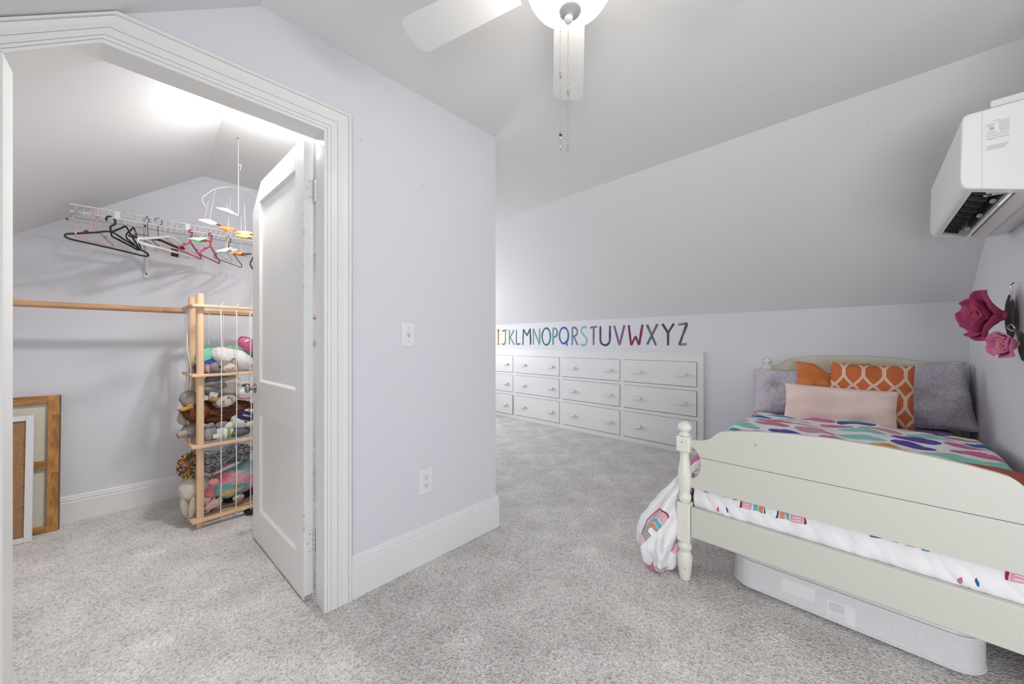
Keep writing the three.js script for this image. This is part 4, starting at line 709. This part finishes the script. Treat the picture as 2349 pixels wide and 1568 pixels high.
// ------------------------------------------------------------------ cord-sided toy cage
const CAGE = [0.225, 0, -2.813], CT = THREE.MathUtils.degToRad(4);
{
  const c = thing('toy_cage', 'wooden toy storage cage with white elastic cords, filled with plush toys', 'toy cage', CAGE, CT);
  const W = 0.40, D = 0.265;
  for (const x of [0, W]) for (const z of [0, -D]) { const g = rod([x, 0, z], [x, 1.383, z], 0.0185, 20); const u = g.attributes.uv; for (let i = 0; i < u.count; i++) u.setXY(i, u.getY(i) * 0.3, u.getX(i) * 1.4); part('post', g, M.pine, c); }
  const strip = (w, d, x, y, z) => uvFrom(rbx(w, 0.016, d, x, y, z, 0.003), w > d ? 'x' : 'z', w > d ? 'z' : 'x', 3);
  for (const y of [1.308, 0.898, 0.480, 0.046]) for (const g of [strip(W + 0.085, 0.030, W / 2, y, 0.0305), strip(W + 0.085, 0.030, W / 2, y, -D - 0.0305), strip(0.030, D + 0.03, -0.0305, y, -D / 2), strip(0.030, D + 0.03, W + 0.0305, y, -D / 2)]) part('frame_strip', g, M.pine, c);
  for (let i = 0; i < 3; i++) part('floor_slat', uvFrom(bx(W, 0.01, 0.05, W / 2, 0.040, -0.055 - i * 0.08), 'x', 'z', 3), M.pine, c);
  const cord = mat([0.83, 0.83, 0.82], 0.7), lv = [1.318, 1.1, 0.898, 0.70, 0.480, 0.26, 0.046, 0.03];
  const run = (x, z, bow, seed, ox = 0) => part('cord', tube(lv.map((y, i) => [x + ox * bow * (i % 2) + 0.004 * N3(seed, i, 0.5), y, z + (ox ? 0 : 1) * bow * (i % 2)]), 0.0026, 60, 6), cord, c);
  [0.092, 0.166, 0.240, 0.315].forEach((x, i) => run(x, 0.034, 0.012, i));
  [0.09, 0.165, 0.24, 0.315].forEach((x, i) => run(x, -D - 0.034, -0.006, i + 5));
  [-0.07, -0.13, -0.20].forEach((z, i) => run(-0.034, z, -0.014, i + 11, 1));
  for (const x of [0.092, 0.166, 0.240]) part('cord_end', rod([x, 1.318, 0.03], [x + 0.014, 1.335, 0.036], 0.0022, 6), cord, c);
}
// ------------------------------------------------------------------ plush toys in the cage
const plushBump = sherpaTex.clone(); plushBump.repeat.set(1.6, 0.8); plushBump.needsUpdate = true;
{
  const fleece = (c, seed = 1) => mat(c, 0.95, { bumpMap: plushBump, bumpScale: 0.0016, sheen: 0.4, sheenRoughness: 0.6 });
  const toy = (name, label) => thing(name, label, 'plush toy', [0, 0, 0], 0, 'plush toys in the cage');
  const eyeM = mat([0.01, 0.01, 0.01], 0.15), tagM = mat([0.86, 0.85, 0.83], 0.6);
  const eye = (p, r, t) => part('eye', new THREE.SphereGeometry(r, 12, 9).translate(...p), eyeM, t);
  const heather = (a, b, s) => mat([1, 1, 1], 0.98, { map: dataTex(256, (() => { const n = tileNoise(70, s), k = tileNoise(26, s + 1); return (u, v) => { const q = clamp((0.6 * n(u, v) + 0.4 * k(u, v) - 0.5) * 3.2 + 0.5, 0, 1); return a.map((p, i) => p + (b[i] - p) * q); }; })(), true), bumpMap: plushBump, bumpScale: 0.003 });
  let t;
  // top bay
  t = toy('plush_cushion', 'plain white oval plush cushion at the top of the toy cage');
  part('body', blob([0.125, 0.068, 0.075], [0.395, 0.985, -2.935], [0, 0.05, -0.42], 0.05, 36), fleece('#e3e0dc'), t);
  t = toy('plush_bird', 'mint green plush at the cage post, behind the white cushion');
  part('body', blob([0.075, 0.075, 0.06], [0.285, 0.995, -2.985], [0, 0, 0.3], 0.06), fleece('#9fdac0'), t);
  part('wing', blob([0.03, 0.06, 0.02], [0.262, 0.995, -2.925], [0, 0, -0.4], 0.05), fleece('#86cdb4'), t);
  t = toy('plush_block', 'navy blue plush behind the grey monkey in the toy cage');
  part('body', blob([0.075, 0.05, 0.06], [0.275, 0.938, -2.93], [0, 0, 0.1], 0.06), fleece('#2c4689'), t);
  part('foot', blob([0.035, 0.022, 0.03], [0.32, 0.958, -2.90], [0, 0, 0], 0.05), fleece('#22356c'), t);
  t = toy('plush_hat', 'bright pink felt plush fin with a white tag, highest in the cage');
  part('body', blob([0.072, 0.045, 0.045], [0.478, 1.075, -2.93], [0, 0, -0.75], 0.05), fleece('#d0678f'), t);
  part('tag', place(rbx(0.024, 0.014, 0.001), [0.462, 1.105, -2.882], [0.2, 0, 0.6]), tagM, t);
  t = toy('plush_dragon', 'shiny green plush beneath the pink fin');
  part('body', blob([0.075, 0.03, 0.05], [0.462, 1.025, -2.96], [0, 0, -0.25], 0.12, 32, 4), mat('#3d9a6c', 0.35, { sheen: 0.6 }), t);
  part('frill', blob([0.06, 0.018, 0.03], [0.43, 1.05, -2.935], [0, 0, -0.15], 0.3, 32, 7), mat('#9dcbb0', 0.3), t);
  t = toy('plush_monkey', 'grey plush monkey with pink ears and cream muzzle lying across the cage');
  part('head', fluff([0.075, 0.042, 0.055], [0.335, 0.935, -2.875], [0, 0, 0.12], 0.05), fleece('#8d8688'), t);
  const mz = part('muzzle', blob([0.040, 0.027, 0.026], [0.364, 0.932, -2.833], [0, 0, 0.2], 0.05), fleece('#dccbb9'), t);
  part('mouth', tube([[0.340, 0.925, -2.807], [0.355, 0.930, -2.803], [0.368, 0.922, -2.803], [0.382, 0.935, -2.807]], 0.0014, 24, 6), eyeM, mz);
  eye([0.318, 0.944, -2.818], 0.0065, t);
  for (const [x, y] of [[0.262, 0.928], [0.392, 0.962]]) { const e = part('ear', blob([0.022, 0.034, 0.016], [x, y, -2.868], [0, 0, 0.1], 0.04), fleece('#8d8688'), t); part('inner_ear', blob([0.013, 0.024, 0.008], [x + 0.003, y, -2.853], [0, 0, 0.1], 0.03), fleece('#d9aca9'), e); }
  part('belly', fluff([0.062, 0.062, 0.05], [0.370, 0.815, -2.885], [0, 0, 0.2], 0.06), fleece('#c9bfb4'), t);
  part('back', fluff([0.09, 0.05, 0.05], [0.345, 0.845, -2.93], [0, 0, -0.2], 0.05), fleece('#85807f'), t);
  part('hand', fluff([0.038, 0.024, 0.024], [0.322, 0.828, -2.852], [0, 0, -0.1], 0.09), fleece('#8b898b'), t);
  const ft = part('foot', fluff([0.062, 0.042, 0.03], [0.348, 0.730, -2.858], [0, 0, 0.28], 0.05), fleece('#8d8688'), t);
  part('sole', blob([0.050, 0.033, 0.012], [0.349, 0.728, -2.832], [0, 0, 0.28], 0.02), fleece('#d8cabf'), ft);
  for (const [x, y, a, b] of [[0.362, 0.752, 0.010, 0.008], [0.332, 0.728, 0.010, 0.007], [0.330, 0.708, 0.013, 0.005], [0.378, 0.735, 0.008, 0.018]]) part('pad', blob([a, b, 0.004], [x, y, -2.8205], [0, 0, 0.2], 0.02, 14), fleece('#c9a29c'), ft);
  t = toy('vinyl_toy', 'glossy white helmet-shaped toy with dark visor beside the door knob');
  part('helmet', blob([0.055, 0.052, 0.045], [0.448, 0.785, -2.868], [0, 0, -0.1], 0.02, 32), mat([0.80, 0.81, 0.83], 0.2, { clearcoat: 0.6 }), t);
  part('visor', blob([0.024, 0.007, 0.012], [0.45, 0.818, -2.835], [0.5, 0, 0.1], 0.02, 18), mat([0.06, 0.06, 0.07], 0.2), t);
  part('base', blob([0.045, 0.02, 0.036], [0.448, 0.743, -2.868], [0, 0, -0.1], 0.03), mat('#d3b0a8', 0.5), t);
  // second bay
  t = toy('plush_elephant', 'taupe plush elephant folded behind the post, white care tag showing');
  part('body', blob([0.075, 0.045, 0.055], [0.298, 0.800, -2.90], [0, 0, -0.25], 0.08), fleece('#9b9187'), t);
  part('trunk', tube([[0.258, 0.83, -2.87], [0.285, 0.838, -2.855], [0.315, 0.826, -2.86]], 0.014, 20, 10), fleece('#958b82'), t);
  part('tag', place(rbx(0.042, 0.026, 0.001), [0.290, 0.775, -2.837], [0.2, 0, -0.35]), tagM, t);
  part('tuft', blob([0.034, 0.013, 0.016], [0.298, 0.742, -2.845], [0, 0, -0.1], 0.2, 20, 4), fleece('#c19351'), t);
  t = toy('plush_mouse', 'grey round-eared plush bulging out of the cage side');
  part('body', blob([0.045, 0.05, 0.05], [0.180, 0.755, -2.875], [0, 0, 0.3], 0.08), fleece('#9a928d'), t);
  part('ear', blob([0.045, 0.042, 0.02], [0.168, 0.640, -2.90], [0, 0.4, 0.2], 0.05), fleece('#b7ada5'), t);
  t = toy('plush_platypus', 'shaggy brown plush with a mustard bill poking through the side cords');
  part('body', fluff([0.185, 0.075, 0.075], [0.345, 0.650, -2.925], [0, 0, -0.1], 0.10, 84, 3), heather([66, 38, 24], [128, 74, 40], 301), t);
  part('head', fluff([0.065, 0.058, 0.06], [0.215, 0.672, -2.885], [0, 0, 0], 0.10, 60, 6), heather([74, 42, 26], [142, 84, 46], 303), t);
  part('bill', merge([blob([0.040, 0.012, 0.026], [0.165, 0.705, -2.845], [0, 0.3, 0.15], 0.12), blob([0.018, 0.020, 0.02], [0.180, 0.718, -2.845], [0, 0, 0], 0.08)]), fleece('#c99a45'), t, 'mustard yellow bill');
  t = toy('plush_dog', 'white plush dog in a navy cap and dark grey shirt');
  const hd = part('head', fluff([0.058, 0.045, 0.045], [0.428, 0.585, -2.87], [0, 0, -0.1], 0.06), fleece('#dedad4'), t);
  part('snout', blob([0.035, 0.022, 0.026], [0.475, 0.565, -2.84], [0, 0, -0.12], 0.04), fleece('#e0d3c4'), hd);
  part('nose', blob([0.006, 0.006, 0.006], [0.496, 0.575, -2.822], [0, 0, 0], 0.02, 12), fleece('#b58f80'), hd);
  part('ear', blob([0.022, 0.018, 0.014], [0.395, 0.612, -2.848], [0, 0, 0.5], 0.05), fleece('#e0dcd7'), hd);
  eye([0.446, 0.585, -2.823], 0.0058, hd);
  const capG = new THREE.SphereGeometry(0.058, 32, 16, 0, Math.PI * 2, 0, Math.PI * 0.5).scale(1, 0.72, 0.85);
  const cap = part('cap', place(capG, [0.448, 0.607, -2.868], [0.25, 0, -0.35]), fleece('#252a4d'), t, 'navy baseball cap');
  part('cap_crown', blob([0.04, 0.014, 0.03], [0.475, 0.645, -2.885], [0, 0, -0.35], 0.03), fleece('#e4e2df'), cap);
  part('cap_button', new THREE.SphereGeometry(0.005, 10, 8).translate(0.470, 0.652, -2.86), fleece('#252a4d'), cap);
  const capText = canvasTex(512, 160, (g, w, h) => { g.fillStyle = '#252a4d'; g.fillRect(0, 0, w, h); g.font = 'bold 104px serif'; g.textAlign = 'center'; g.lineWidth = 10; g.strokeStyle = '#f0e6e6'; g.strokeText('GEORGIA', w / 2, 116); g.fillStyle = '#c0363f'; g.fillText('GEORGIA', w / 2, 116); });
  const pg = new THREE.SphereGeometry(0.0588, 24, 8, Math.PI * 0.5 - 0.62, 1.24, Math.PI * 0.22, Math.PI * 0.13).scale(1, 0.72, 0.85); 
  part('cap_lettering', place(pg, [0.448, 0.607, -2.868], [0.25, 0, -0.35]), mat([1, 1, 1], 0.8, { map: capText }), cap);
  part('shirt', blob([0.068, 0.032, 0.045], [0.420, 0.520, -2.87], [0, 0, 0.03], 0.05), fleece('#6b6a69'), t, 'dark grey knit shirt');
  t = toy('plush_elephant', 'grey plush elephant in a striped olive, white and blue shirt');
  part('head', blob([0.055, 0.048, 0.045], [0.280, 0.535, -2.875], [0, 0, 0], 0.06), fleece('#8f8d8d'), t);
  part('ear', blob([0.020, 0.038, 0.012], [0.262, 0.535, -2.833], [0, 0, 0.1], 0.04), fleece('#a6a3a1'), t);
  part('arm', blob([0.034, 0.017, 0.017], [0.330, 0.585, -2.845], [0, 0, 0.05], 0.06), fleece('#9b999a'), t);
  part('leg', blob([0.026, 0.014, 0.014], [0.270, 0.585, -2.85], [0, 0, 0.4], 0.06), fleece('#a09e9e'), t);
  const stripe = canvasTex(256, 64, (g) => { const c = ['#e6e6e2', '#a3a838', '#e6e6e2', '#c3cfdb', '#e6e6e2', '#a3a838', '#d7dbe0', '#e8e7e3']; c.forEach((q, i) => { g.fillStyle = q; g.fillRect(i * 32, 0, 32, 64); }); });
  const sg = blob([0.060, 0.046, 0.045], [0, 0, 0], [0, 0, 0.05], 0.04, 32); { const P = sg.attributes.position, u = sg.attributes.uv; for (let i = 0; i < P.count; i++) u.setXY(i, P.getX(i) / 0.13 + 0.5, P.getY(i)); } sg.translate(0.338, 0.530, -2.868);
  part('shirt', sg, mat([1, 1, 1], 0.9, { map: stripe }), t, 'striped shirt');
  part('sleeve', blob([0.024, 0.020, 0.016], [0.362, 0.572, -2.842], [0, 0, 0.3], 0.05), mat('#d9dccd', 0.9), t);
  part('tag', place(rbx(0.036, 0.026, 0.0015), [0.303, 0.522, -2.822], [0.1, 0, 0.1]), tagM, t);
  t = toy('plush_mouse', 'taupe long-nosed plush sticking out under the grey round-eared one');
  part('body', blob([0.05, 0.045, 0.05], [0.195, 0.565, -2.90], [0, 0, 0.2], 0.08), fleece('#8f867d'), t);
  part('snout', rod([0.198, 0.565, -2.885], [0.130, 0.545, -2.865], 0.026, 16, 0.017), fleece('#b3a69a'), t);
  // third bay
  t = toy('plush_rabbit', 'heathered charcoal grey plush rabbit with long ears');
  const hg = heather([60, 60, 62], [176, 176, 178], 311);
  part('body', fluff([0.115, 0.055, 0.06], [0.372, 0.362, -2.895], [0, 0, 0.28], 0.08, 84, 2), hg, t);
  part('head', fluff([0.065, 0.058, 0.055], [0.285, 0.352, -2.875], [0, 0, 0.1], 0.09, 64, 5), hg, t);
  part('ear', fluff([0.066, 0.026, 0.022], [0.285, 0.400, -2.850], [0, 0, -0.30], 0.09, 56, 8), hg, t);
  part('ear', fluff([0.066, 0.028, 0.022], [0.362, 0.415, -2.848], [0, 0, 0.32], 0.09, 56, 9), hg, t);
  part('tail', fluff([0.030, 0.026, 0.026], [0.438, 0.352, -2.845], [0, 0, 0], 0.10, 48, 4), hg, t);
  part('underside', blob([0.09, 0.014, 0.03], [0.360, 0.312, -2.85], [0, 0, 0.32], 0.05), fleece('#c7a3a6'), t, 'pink underside');
  t = toy('plush_fish', 'plump rainbow tie-dye plush filling the lower cage');
  const dye = dataTex(512, (() => { const a = tileNoise(5, 401), b = tileNoise(7, 402), d = tileNoise(60, 403), cs = [[222, 138, 146], [232, 178, 120], [236, 200, 130], [150, 178, 160], [88, 160, 164], [206, 150, 160], [216, 112, 132]]; return (u, v) => { const q = (a(u, v) * 1.3 + b(v, u) * 0.9) * 4.2, i = Math.floor(q), f = q - i, s = f * f * (3 - 2 * f), x = cs[i % 7], y = cs[(i + 1) % 7], k = 0.94 + 0.12 * d(u, v); return x.map((p, j) => clamp((p + (y[j] - p) * s) * k, 0, 255)); }; })(), true);
  const dm = mat([1, 1, 1], 0.92, { map: dye, bumpMap: plushBump, bumpScale: 0.0012, sheen: 0.4 });
  part('body', scaleUV(blob([0.155, 0.105, 0.085], [0.408, 0.212, -2.91], [0, 0, 0.22], 0.05, 48), 1.2, 0.9), dm, t);
  part('tail', scaleUV(blob([0.05, 0.075, 0.045], [0.292, 0.185, -2.895], [0, 0, -0.5], 0.06, 30), 0.5, 0.5, 0.3), dm, t);
  part('fin', blob([0.030, 0.022, 0.020], [0.290, 0.238, -2.838], [0, 0, -0.2], 0.05), fleece('#dd9a9c'), t);
  part('foot', scaleUV(blob([0.032, 0.024, 0.028], [0.415, 0.098, -2.865], [0, 0, 0.1], 0.05), 0.4, 0.4, 0.2), dm, t);
  t = toy('pompom_ball', 'multicoloured pompom ball pressed against the side cords');
  const pr = rng(55), pc = ['#c9c23d', '#8f3b6a', '#d8d3c8', '#4d7a44', '#b8482e', '#d98a3b', '#3a3f52', '#c77f9f', '#e0d05a'], yarnGs = pc.map(() => []);
  for (let i = 0; i < 380; i++) { const y = 1 - 2 * (i + 0.5) / 380, a = i * 2.39996, r = Math.sqrt(1 - y * y), n = V(r * Math.cos(a), y, r * Math.sin(a)), b = V(0.182, 0.352, -2.895).addScaledVector(n.clone().multiply(V(0.052, 0.075, 0.058)), 0.9); const e = b.clone().addScaledVector(n, 0.012); yarnGs[Math.floor(pr() * pc.length)].push(rod([b.x, b.y, b.z], [e.x, e.y, e.z], 0.0042, 5, 0.0034)); }
  part('core', blob([0.048, 0.07, 0.053], [0.182, 0.352, -2.895], [0, 0, 0], 0.03), fleece('#8a6a52'), t);
  pc.forEach((q, i) => { const o = part('yarn', merge(yarnGs[i]), mat(q, 0.9), t); o.userData.kind = 'stuff'; });
  // bottom
  t = toy('plush_hound', 'cream plush hound with floppy ears spilling out at the cage foot');
  part('body', blob([0.055, 0.075, 0.065], [0.185, 0.205, -2.90], [0, 0, 0.15], 0.06), fleece('#d9cdbf'), t);
  part('haunch', blob([0.05, 0.05, 0.05], [0.235, 0.225, -2.90], [0, 0, 0], 0.06), fleece('#cfc4b6'), t);
  for (const [x, z, a] of [[0.160, -2.85, 0.22], [0.192, -2.835, -0.12]]) part('ear', blob([0.019, 0.062, 0.012], [x, 0.118, z], [0, 0.3, a], 0.06), fleece('#d3c4b4'), t);
  const zeb = dataTex(256, (() => { const a = tileNoise(9, 501); return (u, v) => { const q = Math.sin((v * 34 + a(u, v) * 6)); return q > 0.1 ? [38, 36, 38] : [205, 200, 196]; }; })(), true);
  [[0.243, 0.122, -2.868, -0.25, 'against the cage post'], [0.285, 0.098, -2.842, 0.45, 'on the cage floor']].forEach(([x, y, z, a, where]) => {
    const s = thing('plush_slipper', `zebra fur slipper with pink sole lying ${where}`, 'slipper', [0, 0, 0], 0, 'zebra slippers in the cage');
    part('upper', fluff([0.052, 0.034, 0.03], [x, y - 0.004, z - 0.012], [0, 0, a], 0.08, 48, 3), mat([1, 1, 1], 0.95, { map: zeb }), s);
    part('sole', blob([0.046, 0.024, 0.016], [x, y + 0.006, z + 0.010], [0, 0, a], 0.02), fleece('#d7aaa5'), s, 'pink sole');
  });
  t = toy('plush_bear', 'black plush in the shadow under the tie-dye one');
  part('body', blob([0.125, 0.045, 0.07], [0.425, 0.100, -2.955], [0, 0, 0.05], 0.06), fleece('#17181f'), t);
  t = thing('dark_bag', 'dark navy cloth bundle on the carpet beneath the toy cage', 'bag', [0, 0, 0]);
  part('bundle', blob([0.07, 0.016, 0.05], [0.50, 0.0165, -2.80], [0, 0, 0], 0.08), mat('#1a1d2c', 0.9), t);
}
// ------------------------------------------------------------------ wall air conditioner
{
  const a = thing('air_conditioner', 'white wall-mounted split air conditioner above the bed', 'air conditioner', [2.05, 0, 0]);
  const body = mat([0.80, 0.80, 0.775], 0.35), endM = mat([0.83, 0.83, 0.80], 0.32), LEN = 0.825;
  const outline = (() => { const s = new THREE.Shape(); s.moveTo(0.492, 1.612); s.lineTo(0.492, 1.905); s.lineTo(0.272, 1.905); s.quadraticCurveTo(0.255, 1.905, 0.254, 1.888); s.lineTo(0.250, 1.70); s.quadraticCurveTo(0.248, 1.650, 0.266, 1.640); s.lineTo(0.282, 1.636); s.lineTo(0.276, 1.712); s.lineTo(0.374, 1.712); s.lineTo(0.378, 1.606); s.lineTo(0.40, 1.602); s.closePath(); return s; })();
  const solid = (() => { const s = new THREE.Shape(); s.moveTo(0.492, 1.608); s.lineTo(0.492, 1.905); s.lineTo(0.272, 1.905); s.quadraticCurveTo(0.255, 1.905, 0.254, 1.888); s.lineTo(0.250, 1.70); s.quadraticCurveTo(0.248, 1.650, 0.266, 1.640); s.lineTo(0.378, 1.604); s.lineTo(0.40, 1.600); s.closePath(); return s; })();
  part('case', prism(outline, 'x', 0.045, LEN - 0.045), body, a);
  part('end_cap', prism(solid, 'x', 0, 0.046, [], 0.006), endM, a);
  part('end_cap', prism(solid, 'x', LEN - 0.046, LEN, [], 0.006), body, a);
  // outlet recess, its fins and the drooping flap
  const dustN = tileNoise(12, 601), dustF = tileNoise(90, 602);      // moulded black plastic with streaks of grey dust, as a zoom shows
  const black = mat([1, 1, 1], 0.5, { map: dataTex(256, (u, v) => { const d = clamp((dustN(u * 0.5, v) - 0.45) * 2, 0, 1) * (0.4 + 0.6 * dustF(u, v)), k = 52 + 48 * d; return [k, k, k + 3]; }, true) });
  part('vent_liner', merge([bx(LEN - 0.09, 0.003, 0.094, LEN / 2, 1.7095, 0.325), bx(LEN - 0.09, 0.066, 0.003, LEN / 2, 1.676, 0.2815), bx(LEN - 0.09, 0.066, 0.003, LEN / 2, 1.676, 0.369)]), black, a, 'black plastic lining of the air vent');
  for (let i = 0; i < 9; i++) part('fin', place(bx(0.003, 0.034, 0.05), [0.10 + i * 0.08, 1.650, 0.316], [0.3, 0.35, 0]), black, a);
  const fl = part('flap', place(prism([[-0.0025, -0.036], [0.002, -0.036], [0.0045, 0], [0.002, 0.036], [-0.0025, 0.036]], 'x', 0, LEN - 0.11).rotateX(0), [0.055, 1.604, 0.362], [0.62, 0, 0]), mat([0.82, 0.82, 0.80], 0.35), a, 'white louver flap hanging open');
  for (const x of [0.2, 0.42, 0.66]) part('flap_pivot', place(new THREE.CylinderGeometry(0.008, 0.008, 0.006, 14).rotateZ(Math.PI / 2), [x, 1.628, 0.352]), mat([0.75, 0.75, 0.74], 0.4), fl);
  part('control_box', rbx(0.09, 0.02, 0.05, 0.095, 1.643, 0.345, 0.005), mat([0.82, 0.82, 0.78], 0.35), a);
  part('end_seam', bx(0.0008, 0.27, 0.0016, -0.0002, 1.765, 0.298), mat([0.66, 0.66, 0.64], 0.6), a);
  part('bottom_seam', bx(LEN - 0.1, 0.0008, 0.0016, LEN / 2, 1.6025, 0.43), mat([0.45, 0.45, 0.46], 0.6), a);
  // rating sticker with its small print
  const print = canvasTex(512, 1024, (g, w, h) => {
    g.fillStyle = '#ebebe6'; g.fillRect(0, 0, w, h); const r = rng(3); g.fillStyle = 'rgba(90,90,90,0.75)';
    const row = (y, x0, x1, t) => { for (let x = x0; x < x1;) { const l = 10 + r() * 34; g.fillRect(x, y, Math.min(l, x1 - x), t); x += l + 7; } };
    row(20, 170, 330, 14); row(52, 280, 500, 9); row(75, 250, 500, 9); for (let i = 0; i < 4; i++) row(90 + i * 22, 30, 190, 8);
    g.lineWidth = 9; g.strokeStyle = 'rgba(80,80,80,0.85)'; g.beginPath(); g.arc(140, 235, 48, 0, 7); g.stroke(); g.fillRect(112, 214, 22, 42); g.fillRect(142, 214, 26, 42);
    for (let i = 0; i < 9; i++) row(110 + i * 26, 290, 500, 8);
    for (let i = 0; i < 3; i++) row(320 + i * 30, 40, 190 + i * 40, 9); for (let i = 0; i < 3; i++) row(330 + i * 30, 320, 500, 9); row(430, 20, 500, 12); row(470, 20, 460, 10); row(520, 20, 500, 14); row(560, 60, 480, 10);
    for (let i = 0; i < 5; i++) row(740 + i * 30, 20 + (i % 2) * 30, 500 - i * 20, 11);
  });
  const st = part('rating_sticker', uvFrom(bx(0.0006, 0.118, 0.052, -0.0003, 1.800, 0.330), 'z', 'y'), mat([1, 1, 1], 0.45, { map: print }), a, 'pale sticker of small print');
  { const P = st.geometry.attributes.position, u = st.geometry.attributes.uv; for (let i = 0; i < P.count; i++) u.setXY(i, (P.getZ(i) - 0.304) / 0.052, (P.getY(i) - 1.741) / 0.118); }
  const cd = part('lamp_print', uvFrom(place(bx(0.05, 0.0006, 0.012), [0.04, 1.6385, 0.275], [0.27, 0, 0]), 'x', 'z'), mat([0.7, 0.7, 0.68], 0.5), a);
  const br = single('wall_bracket', merge([rbx(0.012, 0.026, 0.17, 2.10, 1.935, 0.408, 0.012, 4), rod([2.093, 1.937, 0.358], [2.0925, 1.937, 0.358], 0.004, 12)]), mat([0.82, 0.82, 0.80], 0.35), 'white rounded metal bracket on top of the air conditioner', 'bracket');
}
// ------------------------------------------------------------------ foam flowers on the side wall
{
  // cupped petal: centre line from base, width profile, curl; built as a thick sheet
  const petal = (len, wid, cup, curl, seed) => sheet((u, v) => {
    const s = (u - 0.5) * 2, w = wid * Math.pow(Math.sin(Math.PI * (0.06 + 0.86 * v)), 0.75), a = v * 1.15;
    const bend = Math.sin(a * 1.35) * curl;
    return V(s * w, len * v * Math.cos(bend * 0.9), cup * (Math.sin(a * 1.5)) - s * s * wid * 0.5 * (1 - 0.3 * v) * -1 + 0.006 * N3(s * 2 + seed, v * 3, seed) - 0.03 * Math.max(0, v - 0.82) * (curl > 0.6 ? 4 : 1));
  }, 14, 16, 0.004);
  const flower = (t, R, c1, c2, n, seed, open) => {
    for (let ring = 0; ring < 2; ring++) for (let i = 0; i < n - ring; i++) {
      const k = [1, 0.72][ring], g = petal(R * k, R * 0.56 * k, R * 0.30 * k, 0.45, seed + ring * 7 + i);
      g.rotateX([open, open + 0.4][ring] + 0.22 * Math.sin(i * 2.3 + seed));          // tip outward from the flower axis
      g.rotateZ(i / (n - ring) * Math.PI * 2 + ring * 0.5 + seed);
      part('petal', g, ring === 0 ? c1 : c2, t);
    }
    part('heart', blob([R * 0.16, R * 0.16, R * 0.2], [0, 0, R * 0.12], [0, 0, 0], 0.15, 18, 3, seed), c2, t);
  };
  const deep = mat('#b0406c', 0.8, { side: THREE.DoubleSide }), deep2 = mat('#c04a68', 0.8, { side: THREE.DoubleSide }), soft = mat('#d678a2', 0.8, { side: THREE.DoubleSide }), soft2 = mat('#e08aa0', 0.8, { side: THREE.DoubleSide }), leaf = mat('#4c5048', 0.8), wire = mat([0.75, 0.74, 0.70], 0.35, { metalness: 1 });
  const A = thing('paper_flower', 'large magenta craft flower hanging on the wall beside the pillows', 'wall flower', [2.735, 1.215, ZR - 0.03], 3.36);
  flower(A, 0.145, deep, deep2, 5, 1, 0.38);
  part('backing_leaf', blob([0.05, 0.10, 0.012], [0.0, -0.01, -0.012], [0, -0.2, 0.15], 0.05, 20), leaf, A, 'dark green-grey felt backing');
  part('hook', tube([[0.02, 0.06, -0.006], [0.03, 0.11, -0.004], [0.03, 0.135, -0.002], [0.05, 0.14, 0.0]], 0.003, 20), wire, A);
  const B = thing('paper_flower', 'small pale pink craft flower hanging below the magenta flower', 'wall flower', [2.60, 1.085, ZR - 0.02], 3.48);
  flower(B, 0.088, soft, soft2, 5, 4, 0.45);
  part('backing_leaf', blob([0.03, 0.065, 0.010], [0.0, -0.01, -0.010], [0, -0.3, 0.3], 0.05, 20), leaf, B, 'dark green-grey felt backing');
  part('hook', tube([[-0.03, 0.055, 0.0], [-0.012, 0.07, 0.006], [-0.03, 0.086, 0.008], [-0.048, 0.07, 0.006], [-0.034, 0.056, 0.0]], 0.0022, 30), wire, B);
}
renderer.render(scene, camera);
